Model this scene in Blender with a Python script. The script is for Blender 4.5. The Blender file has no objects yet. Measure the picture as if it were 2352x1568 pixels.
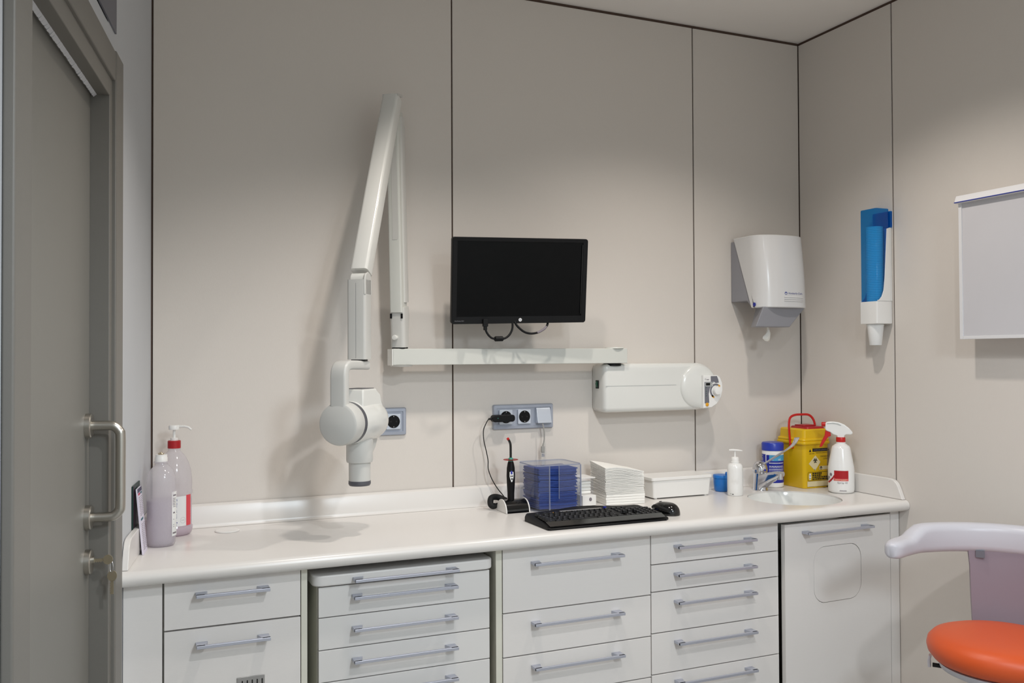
import bpy, bmesh, math, random
from mathutils import Vector, Matrix
random.seed(7)
PI = math.pi
SC = bpy.context.scene
C = SC.collection

# ---------------------------------------------------------------- camera
cam_d = bpy.data.cameras.new('camera')
cam_d.sensor_width = 36.0
cam_d.lens = 2049.5 * 36.0 / 2352.0
cam_d.clip_start = 0.02
cam = bpy.data.objects.new('camera', cam_d)
C.objects.link(cam)
CAM = Vector((-0.0693, -2.9204, 1.4238))
def cam_axes(yaw, pitch, roll):
    f = Vector((math.sin(yaw)*math.cos(pitch), math.cos(yaw)*math.cos(pitch), math.sin(pitch)))
    r = Vector((math.cos(yaw), -math.sin(yaw), 0))
    u = r.cross(f)
    return (r*math.cos(roll)+u*math.sin(roll), u*math.cos(roll)-r*math.sin(roll), f)
_r, _u, _f = cam_axes(0.4085, 0.0158, -0.0045)
cam.matrix_world = Matrix(((_r.x, _u.x, -_f.x, CAM.x), (_r.y, _u.y, -_f.y, CAM.y), (_r.z, _u.z, -_f.z, CAM.z), (0, 0, 0, 1)))
SC.camera = cam

# ---------------------------------------------------------------- world, lamps, exposure
w = bpy.data.worlds.new('world'); SC.world = w; w.use_nodes = True
w.node_tree.nodes['Background'].inputs[0].default_value = (0.9, 0.93, 1.0, 1)
w.node_tree.nodes['Background'].inputs[1].default_value = 0.02
SC.view_settings.view_transform = 'Standard'
SC.view_settings.look = 'None'
SC.view_settings.exposure = 0.12
SC.cycles.transparent_max_bounces = 32
SC.view_settings.gamma = 1.0
SC.view_settings.use_curve_mapping = False
CEIL = 2.72
def downlight_or_fill(x, y, watts, size=112, blend=0.55, rad=0.045, col=(1.0, 0.965, 0.92)):
    d = bpy.data.lights.new('downlight_or_fill', 'SPOT')
    d.energy = watts; d.spot_size = math.radians(size); d.spot_blend = blend
    d.shadow_soft_size = rad; d.color = col
    o = bpy.data.objects.new('downlight_or_fill', d); C.objects.link(o)
    o.location = (x, y, CEIL-0.03)
    return o
downlight_or_fill(0.74, -0.97, 32.5, size=118, blend=0.62, rad=0.035, col=(1.0, 0.925, 0.855))
downlight_or_fill(1.70, -0.90, 32.5, size=126, blend=0.65, rad=0.035, col=(1.0, 0.935, 0.87))
downlight_or_fill(0.92, -2.45, 50.0, size=150, blend=0.5, rad=0.045, col=(0.95, 0.97, 1.0))
fill_lamp = downlight_or_fill(1.10, -3.70, 97, size=170, blend=0.3, rad=0.24, col=(0.80, 0.91, 1.0))
fill_lamp.location.z = 2.42                             # added soft fill lamp, out of view behind the camera

# ---------------------------------------------------------------- materials
def lin(c):
    c = c/255.0
    return c/12.92 if c <= 0.04045 else ((c+0.055)/1.055)**2.4
def rgb(r, g, b): return (lin(r), lin(g), lin(b), 1.0)
MATS = {}
def mat(name, col, rough=0.5, metal=0.0, spec=0.5, coat=0.0, bump=None, var=None, stretch=(1, 1, 1), emit=None, sss=0.0, coat_rough=0.08):
    m = bpy.data.materials.new(name); m.use_nodes = True
    nt = m.node_tree; p = nt.nodes['Principled BSDF']
    c = rgb(*col)
    p.inputs['Base Color'].default_value = c
    p.inputs['Roughness'].default_value = rough
    p.inputs['Metallic'].default_value = metal
    p.inputs['Specular IOR Level'].default_value = spec
    p.inputs['Coat Weight'].default_value = coat
    p.inputs['Coat Roughness'].default_value = coat_rough
    if sss:
        p.inputs['Subsurface Weight'].default_value = sss
        p.inputs['Subsurface Radius'].default_value = (0.02, 0.02, 0.02)
        p.inputs['Subsurface Scale'].default_value = 0.5
    tc = nt.nodes.new('ShaderNodeTexCoord'); mp = nt.nodes.new('ShaderNodeMapping')
    mp.inputs['Scale'].default_value = stretch
    nt.links.new(tc.outputs['Object'], mp.inputs['Vector'])
    sc, am = var if var else (6.0, 0.025)
    n = nt.nodes.new('ShaderNodeTexNoise'); n.inputs['Scale'].default_value = sc; n.inputs['Detail'].default_value = 4
    nt.links.new(mp.outputs['Vector'], n.inputs['Vector'])
    mr = nt.nodes.new('ShaderNodeMapRange')
    mr.inputs['To Min'].default_value = 1-am; mr.inputs['To Max'].default_value = 1+am
    nt.links.new(n.outputs['Fac'], mr.inputs['Value'])
    mx = nt.nodes.new('ShaderNodeVectorMath'); mx.operation = 'SCALE'
    mx.inputs[0].default_value = c[:3]
    nt.links.new(mr.outputs['Result'], mx.inputs['Scale'])
    nt.links.new(mx.outputs['Vector'], p.inputs['Base Color'])
    if bump:
        n2 = nt.nodes.new('ShaderNodeTexNoise'); n2.inputs['Scale'].default_value = bump[0]; n2.inputs['Detail'].default_value = 3
        nt.links.new(mp.outputs['Vector'], n2.inputs['Vector'])
        b = nt.nodes.new('ShaderNodeBump'); b.inputs['Strength'].default_value = bump[1]; b.inputs['Distance'].default_value = 0.001
        nt.links.new(n2.outputs['Fac'], b.inputs['Height']); nt.links.new(b.outputs['Normal'], p.inputs['Normal'])
    if emit:
        p.inputs['Emission Color'].default_value = rgb(*emit[0]); p.inputs['Emission Strength'].default_value = emit[1]
    MATS[name] = m
    return m
def clear(name, tint, gloss_rough=0.05, edge=0.12, haze=0.0, haze_col=(230, 230, 235), noise=0.0):
    """thin clear plastic: straight-through tint, fresnel gloss and some scattering haze"""
    m = bpy.data.materials.new(name); m.use_nodes = True
    nt = m.node_tree; nt.nodes.remove(nt.nodes['Principled BSDF'])
    out = nt.nodes['Material Output']
    tr = nt.nodes.new('ShaderNodeBsdfTransparent'); tr.inputs[0].default_value = rgb(*tint)
    gl = nt.nodes.new('ShaderNodeBsdfGlossy'); gl.inputs['Roughness'].default_value = gloss_rough
    lw_ = nt.nodes.new('ShaderNodeLayerWeight'); lw_.inputs['Blend'].default_value = 0.5
    pw = nt.nodes.new('ShaderNodeMath'); pw.operation = 'POWER'; pw.inputs[1].default_value = 4.0
    nt.links.new(lw_.outputs['Facing'], pw.inputs[0])
    fr = nt.nodes.new('ShaderNodeMapRange'); fr.inputs['To Min'].default_value = 0.035; fr.inputs['To Max'].default_value = 0.45
    nt.links.new(pw.outputs[0], fr.inputs['Value'])
    df = nt.nodes.new('ShaderNodeBsdfDiffuse'); df.inputs[0].default_value = rgb(*haze_col)
    tl = nt.nodes.new('ShaderNodeBsdfTranslucent'); tl.inputs[0].default_value = rgb(*haze_col)
    ds = nt.nodes.new('ShaderNodeMixShader'); ds.inputs[0].default_value = 0.5
    nt.links.new(df.outputs[0], ds.inputs[1]); nt.links.new(tl.outputs[0], ds.inputs[2])
    m1 = nt.nodes.new('ShaderNodeMixShader'); m1.inputs[0].default_value = haze
    if noise:
        n = nt.nodes.new('ShaderNodeTexNoise'); n.inputs['Scale'].default_value = 40
        mr = nt.nodes.new('ShaderNodeMapRange'); mr.inputs['To Min'].default_value = haze-noise; mr.inputs['To Max'].default_value = haze+noise
        nt.links.new(n.outputs['Fac'], mr.inputs['Value']); nt.links.new(mr.outputs['Result'], m1.inputs[0])
    nt.links.new(tr.outputs[0], m1.inputs[1]); nt.links.new(ds.outputs[0], m1.inputs[2])
    m2 = nt.nodes.new('ShaderNodeMixShader')
    nt.links.new(fr.outputs[0], m2.inputs[0]); nt.links.new(m1.outputs[0], m2.inputs[1]); nt.links.new(gl.outputs[0], m2.inputs[2])
    nt.links.new(m2.outputs[0], out.inputs['Surface'])
    MATS[name] = m
    return m
mat('panel', (219, 212, 204), 0.45, bump=(900, 0.25), var=(500, 0.02), stretch=(1, 1, 0.12))
mat('gap', (88, 70, 60), 0.9)
mat('ceiling', (247, 242, 236), 0.9, bump=(300, 0.1))
mat('paint', (198, 200, 203), 0.75, bump=(250, 0.1))
mat('wallwhite', (225, 222, 216), 0.8, bump=(250, 0.1))
mat('floor', (176, 174, 170), 0.45, bump=(60, 0.05), var=(3, 0.06))
mat('doorgrey', (125, 123, 117), 0.42, bump=(700, 0.12), var=(3, 0.03), stretch=(1, 1, 0.1))
mat('framegrey', (118, 115, 109), 0.45, bump=(500, 0.1))
mat('brush', (205, 205, 208), 0.95)
mat('steel', (192, 188, 180), 0.3, 1.0, bump=(900, 0.1), stretch=(1, 1, 6))
mat('brass', (196, 184, 160), 0.3, 1.0)
mat('worktop', (228, 224, 219), 0.28, coat=0.15, var=(3, 0.012), coat_rough=0.2)
mat('sink', (232, 232, 228), 0.15, coat=0.4)
mat('cabinet', (231, 227, 223), 0.45, bump=(900, 0.12), var=(300, 0.012), stretch=(0.15, 1, 1))
mat('carcass', (222, 220, 206), 0.5)
mat('cart', (226, 224, 221), 0.4, bump=(600, 0.06))
mat('dark', (28, 26, 25), 0.8)
mat('handle', (190, 193, 205), 0.35, 0.55, bump=(900, 0.1), stretch=(0.05, 1, 1))
mat('vent', (168, 166, 164), 0.4, 0.6)
mat('xwhite', (226, 226, 221), 0.22, coat=0.5, coat_rough=0.05)
mat('xface', (212, 213, 206), 0.4)
mat('xgrey', (86, 86, 92), 0.4)
mat('xlight', (208, 207, 202), 0.3)
mat('panelgrey', (112, 112, 120), 0.5)
mat('panellight', (190, 192, 190), 0.4)
mat('black', (9, 9, 11), 0.5, spec=0.25)
mat('blackgloss', (12, 12, 13), 0.12, coat=0.3)
mat('screen', (4, 4, 5), 0.3, spec=0.15)
mat('key', (14, 14, 15), 0.5, spec=0.35)
mat('keyprint', (150, 150, 155), 0.6)
mat('rubber', (10, 10, 10), 0.7)
mat('white', (238, 236, 232), 0.35)
mat('whitegloss', (240, 239, 236), 0.2, coat=0.3)
mat('paper', (244, 241, 233), 0.9, bump=(500, 0.3))
mat('gauze', (251, 249, 243), 0.95, bump=(700, 0.4))
mat('bib', (42, 74, 152), 0.75, bump=(300, 0.4), var=(60, 0.12))
mat('bibdark', (32, 60, 134), 0.75, bump=(300, 0.4), var=(60, 0.12))
mat('red', (196, 26, 22), 0.35)
mat('darkred', (172, 18, 26), 0.4)
mat('orange', (216, 86, 34), 0.42, bump=(600, 0.15), sss=0.0)
mat('yellow', (226, 184, 14), 0.35)
mat('cream', (226, 212, 170), 0.6)
mat('print', (26, 24, 22), 0.7)
mat('printblue', (28, 46, 140), 0.6)
mat('printgrey', (128, 120, 126), 0.7)
mat('blue', (22, 36, 150), 0.35)
mat('bluelid', (38, 60, 170), 0.3)
mat('skyblue', (74, 160, 206), 0.4)
mat('cupblue', (32, 120, 206), 0.35)
mat('chrome', (214, 214, 218), 0.08, 1.0)
mat('alu', (168, 174, 187), 0.35, 0.4)
mat('alulight', (206, 213, 224), 0.28, 0.4)
mat('socketblack', (8, 8, 9), 0.5, spec=0.2)
mat('cablegrey', (160, 158, 152), 0.5)
mat('amber', (226, 160, 24), 0.35)
mat('green', (22, 88, 62), 0.35)
mat('teal', (60, 150, 130), 0.4)
mat('disp', (220, 219, 218), 0.25, coat=0.25)
mat('dispgrey', (150, 150, 156), 0.4)
mat('cupwhite', (244, 244, 242), 0.35)
mat('stoolgrey', (205, 204, 211), 0.35)
mat('stoolplate', (150, 136, 146), 0.4)
mat('board', (205, 203, 206), 0.4)
mat('boardframe', (226, 225, 226), 0.35)
mat('printpink', (222, 74, 84), 0.5)
mat('label', (236, 236, 234), 0.5)
mat('navy', (44, 40, 78), 0.4)
mat('booklet', (10, 46, 40), 0.4)
mat('bookplum', (60, 14, 44), 0.4)
mat('crimson', (190, 40, 84), 0.5)
mat('petrol', (52, 110, 122), 0.5)
mat('leaflet', (226, 220, 234), 0.5)
clear('acrylic', (252, 253, 255), 0.03, haze=0.03)
clear('acrylicedge', (205, 210, 225), 0.1, haze=0.55, haze_col=(220, 224, 236))
clear('bluetube', (120, 205, 245), 0.08, haze=0.22, haze_col=(20, 150, 225))
clear('redshield', (225, 60, 50), 0.1, haze=0.35, haze_col=(200, 50, 45))
clear('bottleplastic', (250, 248, 250), 0.12, haze=0.42, haze_col=(248, 246, 248), noise=0.02)
clear('pinkliquid', (246, 228, 240), 0.2, haze=0.66, haze_col=(244, 228, 238))
clear('violetliquid', (240, 235, 242), 0.2, haze=0.55, haze_col=(230, 224, 232))

# ---------------------------------------------------------------- geometry helpers
class G:
    def __init__(self): self.v = []; self.f = []
    def add(self, v, f):
        o = len(self.v); self.v += [tuple(p) for p in v]; self.f += [tuple(i+o for i in q) for q in f]; return self
    def box(self, x0, x1, y0, y1, z0, z1):
        v = [(x, y, z) for z in (z0, z1) for y in (y0, y1) for x in (x0, x1)]
        return self.add(v, [(0, 2, 3, 1), (4, 5, 7, 6), (0, 1, 5, 4), (1, 3, 7, 5), (3, 2, 6, 7), (2, 0, 4, 6)])
    def loft(self, rings, cap=True, closed=False):
        n = len(rings[0]); v = [p for r in rings for p in r]; f = []
        m = len(rings)
        for i in range(m if closed else m-1):
            a = i*n; b = ((i+1) % m)*n
            for j in range(n):
                k = (j+1) % n
                f.append((a+j, a+k, b+k, b+j))
        if cap and not closed:
            f.append(tuple(range(n-1, -1, -1))); f.append(tuple((m-1)*n+j for j in range(n)))
        return self.add(v, f)
    def prism(self, poly, plane, a, b):
        def P(p, t):
            return {'xy': (p[0], p[1], t), 'xz': (p[0], t, p[1]), 'yz': (t, p[0], p[1])}[plane]
        return self.loft([[P(p, a) for p in poly], [P(p, b) for p in poly]])
    def lathe(self, prof, c=(0, 0, 0), n=32, cap=True):
        rings = [[(c[0]+r*math.cos(2*PI*j/n), c[1]+r*math.sin(2*PI*j/n), c[2]+z) for j in range(n)] for r, z in prof]
        return self.loft(rings, cap)
    def cyl(self, p0, p1, r0, r1=None, n=24, cap=True):
        r1 = r0 if r1 is None else r1
        p0 = Vector(p0); p1 = Vector(p1); d = (p1-p0).normalized()
        a = d.orthogonal().normalized(); b = d.cross(a)
        R = lambda p, r: [p+(a*math.cos(2*PI*j/n)+b*math.sin(2*PI*j/n))*r for j in range(n)]
        return self.loft([R(p0, r0), R(p1, r1)], cap)
    def revolve(self, p0, axis, prof, n=32, cap=True):
        p0 = Vector(p0); d = Vector(axis).normalized(); a = d.orthogonal().normalized(); b = d.cross(a)
        rings = [[p0+d*t+(a*math.cos(2*PI*j/n)+b*math.sin(2*PI*j/n))*r for j in range(n)] for r, t in prof]
        return self.loft(rings, cap)
    def tube(self, pts, r, n=8, cap=True):
        pts = [Vector(p) for p in pts]; m = len(pts)
        rs = r if isinstance(r, (list, tuple)) else [r]*m
        tang = [(pts[min(i+1, m-1)]-pts[max(i-1, 0)]).normalized() for i in range(m)]
        a = tang[0].orthogonal().normalized(); rings = []
        for i in range(m):
            t = tang[i]; a = (a-t*a.dot(t)).normalized(); b = t.cross(a)
            rings.append([pts[i]+(a*math.cos(2*PI*j/n)+b*math.sin(2*PI*j/n))*rs[i] for j in range(n)])
        return self.loft(rings, cap)
    def sweep(self, pts, sect, up=(0, 0, 1), cap=True):
        """sect: list of (side, up) offsets or function i -> list"""
        pts = [Vector(p) for p in pts]; m = len(pts); up = Vector(up); rings = []
        for i in range(m):
            t = (pts[min(i+1, m-1)]-pts[max(i-1, 0)]).normalized()
            s = t.cross(up).normalized(); u = s.cross(t)
            q = sect(i) if callable(sect) else sect
            rings.append([pts[i]+s*a+u*b for a, b in q])
        return self.loft(rings, cap)
    def xf(self, M):
        self.v = [tuple(M @ Vector(p)) for p in self.v]; return self
def rrect(x0, x1, y0, y1, r, seg=5):
    r = min(r, (x1-x0)/2-1e-6, (y1-y0)/2-1e-6); out = []
    for cx, cy, a0 in ((x1-r, y0+r, -90), (x1-r, y1-r, 0), (x0+r, y1-r, 90), (x0+r, y0+r, 180)):
        for i in range(seg+1):
            a = math.radians(a0+90*i/seg); out.append((cx+r*math.cos(a), cy+r*math.sin(a)))
    return out
def spline(pts, k=6):
    pts = [Vector(p) for p in pts]; out = []
    for i in range(len(pts)-1):
        p0 = pts[max(i-1, 0)]; p1 = pts[i]; p2 = pts[i+1]; p3 = pts[min(i+2, len(pts)-1)]
        for j in range(k):
            t = j/k
            out.append(0.5*((2*p1)+(p2-p0)*t+(2*p0-5*p1+4*p2-p3)*t*t+(3*p1-p0-3*p2+p3)*t**3))
    out.append(pts[-1]); return out
ORG = {}
def finish(me, smooth):
    bm = bmesh.new(); bm.from_mesh(me)
    bmesh.ops.recalc_face_normals(bm, faces=bm.faces[:]); bm.to_mesh(me); bm.free()
    if smooth:
        for p in me.polygons: p.use_smooth = True
        me.set_sharp_from_angle(angle=math.radians(smooth))
def part(name, g, m, parent, smooth=40, bevel=0, seg=2, sub=0, label=None, wn=False):
    o0 = ORG.get(parent, Vector((0, 0, 0)))
    me = bpy.data.meshes.new(name)
    me.from_pydata([tuple(Vector(p)-o0) for p in g.v], [], g.f)
    finish(me, smooth)
    me.materials.append(MATS[m])
    o = bpy.data.objects.new(name, me); C.objects.link(o)
    if parent is not None: o.parent = parent
    ORG[o] = o0
    if bevel:
        b = o.modifiers.new('bevel', 'BEVEL'); b.width = bevel; b.segments = seg; b.limit_method = 'ANGLE'; b.angle_limit = math.radians(38)
        for p in me.polygons: p.use_smooth = True
        b.harden_normals = True
        me.set_sharp_from_angle(angle=math.radians(180))
    if sub:
        s = o.modifiers.new('sub', 'SUBSURF'); s.levels = sub; s.render_levels = sub
    if label: o['label'] = label
    return o
def thing(name, label, cat, loc, group=None, rotz=0.0, world=True):
    """Empty at the thing's base; with world=True its parts are given in world coordinates"""
    o = bpy.data.objects.new(name, None); C.objects.link(o)
    o.empty_display_size = 0.05
    o.location = loc; o.rotation_euler = (0, 0, rotz)
    o['label'] = label; o['category'] = cat
    if group: o['group'] = group
    ORG[o] = Vector(loc) if world else Vector((0, 0, 0))
    return o
def solo(name, g, m, label, cat, loc, group=None, **k):
    me_parent = None
    o0 = Vector(loc)
    g.v = [tuple(Vector(p)-o0) for p in g.v]
    o = part(name, g, m, None, **k); o.location = loc
    o['label'] = label; o['category'] = cat
    if group: o['group'] = group
    return o
def struct(name, g, m, parent=None, **k):
    o = part(name, g, m, parent, **k)
    if parent is None: o['kind'] = 'structure'
    return o
def copy_tree(o, loc=None, rot=None, label=None, parent=None):
    c = o.copy(); C.objects.link(c); c.parent = parent
    if loc is not None: c.location = loc
    if rot is not None: c.rotation_euler = rot
    if label: c['label'] = label
    for ch in list(o.children): copy_tree(ch, parent=c)
    return c
def boolean(o, cutter_g, op='DIFFERENCE'):
    """cut a shape out of a mesh object for good; the cutter is not kept"""
    me = bpy.data.meshes.new('cut'); o0 = ORG.get(o, Vector((0, 0, 0)))
    if o.parent is None: o0 = Vector(o.location)
    me.from_pydata([tuple(Vector(p)-o0) for p in cutter_g.v], [], cutter_g.f); finish(me, 0)
    c = bpy.data.objects.new('cut', me); C.objects.link(c); c.parent = o.parent
    if o.parent is None: c.location = o.location
    md = o.modifiers.new('b', 'BOOLEAN'); md.operation = op; md.object = c; md.solver = 'EXACT'
    bpy.context.view_layer.update()
    dg = bpy.context.evaluated_depsgraph_get()
    n = bpy.data.meshes.new_from_object(o.evaluated_get(dg))
    o.modifiers.clear(); old = o.data; o.data = n
    if not n.materials: n.materials.append(old.materials[0])
    bpy.data.objects.remove(c); bpy.data.meshes.remove(me)
TXT = {}
def text2d(s):
    """flat lettering outline from the built-in font, height of capitals about 0.7"""
    if s not in TXT:
        cu = bpy.data.curves.new('t', 'FONT'); cu.body = s; cu.resolution_u = 3
        o = bpy.data.objects.new('t', cu); C.objects.link(o)
        bpy.context.view_layer.update()
        me = bpy.data.meshes.new_from_object(o.evaluated_get(bpy.context.evaluated_depsgraph_get()))
        TXT[s] = ([(v.co.x, v.co.y) for v in me.vertices], [tuple(p.vertices) for p in me.polygons])
        bpy.data.objects.remove(o); bpy.data.curves.remove(cu); bpy.data.meshes.remove(me)
    v, f = TXT[s]
    x0 = min(p[0] for p in v); x1 = max(p[0] for p in v)
    return [(p[0]-x0, p[1]) for p in v], f, x1-x0
def letters(name, s, org, xd, yd, width, height, m, parent, shear=0.0, g=None):
    v, f, wd = text2d(s); xd = Vector(xd); yd = Vector(yd); org = Vector(org)
    g2 = g or G()
    g2.add([org+xd*((x/wd)*width+shear*y*height)+yd*(y/0.7*height) for x, y in v], f)
    return g2 if g is not None else part(name, g2, m, parent, smooth=0)
def cylmap(c, R):
    return lambda a, z: (c[0]+R*math.cos(a), c[1]+R*math.sin(a), z)
def patch(fn, a0, a1, z0, z1, na=14, nz=1, g=None):
    g = g or G(); v = []; f = []
    for j in range(nz+1):
        for i in range(na+1): v.append(fn(a0+(a1-a0)*i/na, z0+(z1-z0)*j/nz))
    for j in range(nz):
        for i in range(na):
            k = j*(na+1)+i; f.append((k, k+1, k+na+2, k+na+1))
    return g.add(v, f)
def cylletters(s, fn, a0, z0, width_a, height, g):
    v, f, wd = text2d(s)
    return g.add([fn(a0+(x/wd)*width_a, z0+y/0.7*height) for x, y in v], f)

# ================================================================ the room
W, YB = 2.5, -4.7
S = 0.15                                            # the door wall runs off square
_k = math.hypot(1, S)
TU = Vector((-S, -1, 0))/_k; TN = Vector((1, -S, 0))/_k
LM = Matrix(((TU.x, TN.x, 0, 0), (TU.y, TN.y, 0, 0), (0, 0, 1, 0), (0, 0, 0, 1)))   # (along wall, out of wall, up)
def lx(y, off=0.0): return S*y+off*_k

struct('floor', G().box(-1.1, 2.7, YB-0.1, 0.15, -0.1, 0.0), 'floor', smooth=0)
struct('ceiling', G().box(-1.1, 2.7, YB-0.1, 0.15, CEIL, CEIL+0.1), 'ceiling', smooth=0)
wb = struct('wall_back', G().box(-0.15, 2.65, 0.006, 0.12, 0, CEIL), 'gap', smooth=0)
TOP = 2.708
for x0, x1 in ((0.006, 0.9685), (0.9735, 1.9715), (1.9765, 2.4972)):
    part('wall_panel', G().box(x0, x1, 0.0, 0.0058, 0.0, TOP), 'panel', wb, bevel=0.001, seg=1)
wr = struct('wall_right', G().box(2.506, 2.62, YB, 0.006, 0, CEIL), 'gap', smooth=0)
for y0, y1 in ((-0.4885, -0.0015), (-1.4875, -0.494), (-2.4865, -1.493), (-3.4855, -2.492), (YB, -3.491)):
    part('wall_panel', G().box(2.5, 2.5058, y0, y1, 0.0, TOP), 'panel', wr, bevel=0.001, seg=1)
struct('wall_front', G().box(-1.1, 2.7, YB-0.1, YB, 0, CEIL), 'wallwhite', smooth=0)

DU0, DU1, DZ = 0.745, 1.455, 2.01                   # door opening
g = G().box(-0.02, DU0-0.02, -0.12, 0, 0, CEIL).box(DU1+0.02, 4.9, -0.12, 0, 0, CEIL)
g.box(DU0-0.02, DU1+0.02, -0.12, 0, DZ+0.02, 2.18).box(DU0-0.02, DU1+0.02, -0.12, 0, 2.6, CEIL)
struct('wall_left', g.xf(LM), 'paint', smooth=0)
g = G().box(0.638, 1.6, 0.0, 0.004, 2.185, 2.62)
struct('window_1', g.xf(LM), 'panelgrey', smooth=0)

# door frame
fr = bpy.data.objects.new('trim_1', None); C.objects.link(fr); fr['kind'] = 'structure'; ORG[fr] = Vector((0, 0, 0))
part('architrave', G().box(0.622, 0.716, 0, 0.017, 0, 2.122).xf(LM), 'framegrey', fr, bevel=0.004)
part('architrave', G().box(0.7165, 1.44, 0, 0.015, 2.052, 2.119).xf(LM), 'framegrey', fr, bevel=0.003)
part('architrave', G().box(1.4405, 1.532, 0, 0.017, 0, 2.122).xf(LM), 'framegrey', fr, bevel=0.004)
part('jamb', G().box(0.706, DU0, -0.115, 0.0075, 0, 2.06).xf(LM), 'framegrey', fr, bevel=0.002)
part('jamb', G().box(DU1, DU1+0.03, -0.115, 0.0075, 0, 2.06).xf(LM), 'framegrey', fr, bevel=0.002)
part('jamb', G().box(DU0, DU1, -0.115, 0.0075, DZ, 2.06).xf(LM), 'framegrey', fr, bevel=0.002)
g = G(); n = 90
for i in range(n):
    a = DU0+0.002+(DU1-DU0-0.004)*i/n; b = DU0+0.002+(DU1-DU0-0.004)*(i+1)/n
    z = DZ-0.005-random.random()*0.003
    g.add([(a, -0.03, DZ+0.001), (b, -0.03, DZ+0.001), (b, -0.026, z), (a, -0.026, z), (a, -0.018, DZ+0.001), (b, -0.018, DZ+0.001)], [(0, 1, 2, 3), (3, 2, 5, 4), (0, 3, 4), (1, 5, 2)])
part('brush_seal', g.xf(LM), 'brush', fr, smooth=0)

# sliding door
dr = part('door_1', G().box(DU0+0.001, 1.58, -0.075, -0.033, 0.008, 2.03).xf(LM), 'doorgrey', None, bevel=0.002)
dr['kind'] = 'structure'
HU = 0.782
h = G().tube(spline([(HU, -0.028, 1.275), (HU, 0.015, 1.275), (HU, 0.027, 1.271), (HU, 0.0345, 1.262), (HU, 0.037, 1.25), (HU, 0.037, 1.17), (HU, 0.037, 1.10), (HU, 0.0345, 1.089), (HU, 0.027, 1.080), (HU, 0.015, 1.076), (HU, -0.028, 1.076)], 5), 0.0105, 16)
hd = part('pull_handle', h.xf(LM), 'steel', dr, smooth=50)
for z in (1.275, 1.076):
    part('rosette', G().revolve((HU, -0.033, z), (0, 1, 0), [(0.027, 0), (0.027, 0.011), (0.025, 0.013)], 40).xf(LM), 'steel', hd, smooth=35)
lk = part('lock_rosette', G().revolve((HU, -0.033, 0.980), (0, 1, 0), [(0.027, 0), (0.027, 0.011), (0.025, 0.013)], 40).xf(LM), 'steel', dr, smooth=35)
part('lock_cylinder', G().revolve((HU, -0.022, 0.984), (0, 1, 0), [(0.0085, 0), (0.0085, 0.007)], 24).xf(LM), 'steel', lk, smooth=35)

# bunch of keys left in the lock
kb = thing('key_bunch', 'pair of brass keys on a ring hanging from the grey door lock', 'keys', LM @ Vector((HU, -0.01, 0.9)))
def key_geo(flip=0):
    k = G().prism([(0.012*math.cos(2*PI*i/20), 0.0105*math.sin(2*PI*i/20)) for i in range(20)], 'xz', -0.001, 0.001)
    k.add([(-0.0105, -0.001, 0.003), (-0.0105, -0.001, -0.003), (-0.0105, 0.001, -0.003), (-0.0105, 0.001, 0.003)], [])
    k.box(-0.040, -0.010, -0.001, 0.001, -0.0032, 0.0032)
    for i in range(5): k.box(-0.038+i*0.005, -0.0355+i*0.005, -0.001, 0.001, -0.0046, -0.003)
    return k
K1 = Matrix.Translation((0, 0, 0))
kg = key_geo()
# key in the lock: blade goes into the wall side, bow stands out towards the room
kg.v = [(HU+y, 0.012+x*0.85, 0.983+z) for x, y, z in kg.v]
part('key', kg.xf(LM), 'brass', kb, smooth=0)
kg = key_geo()
kg.v = [(HU-0.004+y, 0.020+z*0.95, 0.946+x) for x, y, z in kg.v]
part('key', kg.xf(LM), 'brass', kb, smooth=0)
rg = G().tube([(HU-0.002+0.002*math.cos(t), 0.019+0.0035*math.cos(t), 0.9665+0.012*math.sin(t)) for t in [2*PI*i/20 for i in range(21)]], 0.0009, 6)
part('key_ring', rg.xf(LM), 'chrome', kb, smooth=60)

# ================================================================ worktop with upstands and basin
ZT, ZL, DF = 0.9, 0.862, 0.553
wt = thing('worktop', 'long cream solid-surface worktop with rounded front edge and low upstands', 'worktop', (1.2, -0.28, ZL))
prof = [(-0.004, ZL), (-0.004, ZT), (-DF+0.016, ZT)]
for i in range(1, 9):
    a = PI/2+PI*i/9
    prof.append((-DF+0.019+0.019*math.cos(a), ZL+0.019+0.019*math.sin(a)))
prof.append((-DF+0.019, ZL))
slab = part('slab', G().loft([[(lx(y)+0.002, y, z) for y, z in prof], [(W-0.001, y, z) for y, z in prof]]), 'worktop', wt, smooth=40)
SX, SY, SR = 2.172, -0.33, 0.166
boolean(slab, G().lathe([(SR, 0.80), (SR, 1.0)], (SX, SY, 0), 72))
for p in slab.data.polygons: p.use_smooth = True
slab.data.set_sharp_from_angle(angle=math.radians(35))
bowl = [(SR-0.0012, ZT-0.0045), (SR-0.006, ZT-0.02), (SR-0.010, ZT-0.06), (SR-0.022, ZT-0.105), (SR-0.06, ZT-0.13), (0.03, ZT-0.138), (0.022, ZT-0.139)]
outer = [(0.022, ZT-0.146), (SR-0.055, ZT-0.138), (SR-0.015, ZT-0.108), (SR-0.0035, ZT-0.06), (SR-0.0005, ZT-0.02), (SR-0.0002, ZT-0.0045)]
bs = part('basin', G().lathe(bowl+outer, (SX, SY, 0), 72, cap=False), 'sink', wt, smooth=60)
part('drain', G().lathe([(0.03, ZT-0.1375), (0.027, ZT-0.1355), (0.012, ZT-0.137), (0.0, ZT-0.137)], (SX, SY, 0), 32, cap=False), 'chrome', bs, smooth=50)
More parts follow.
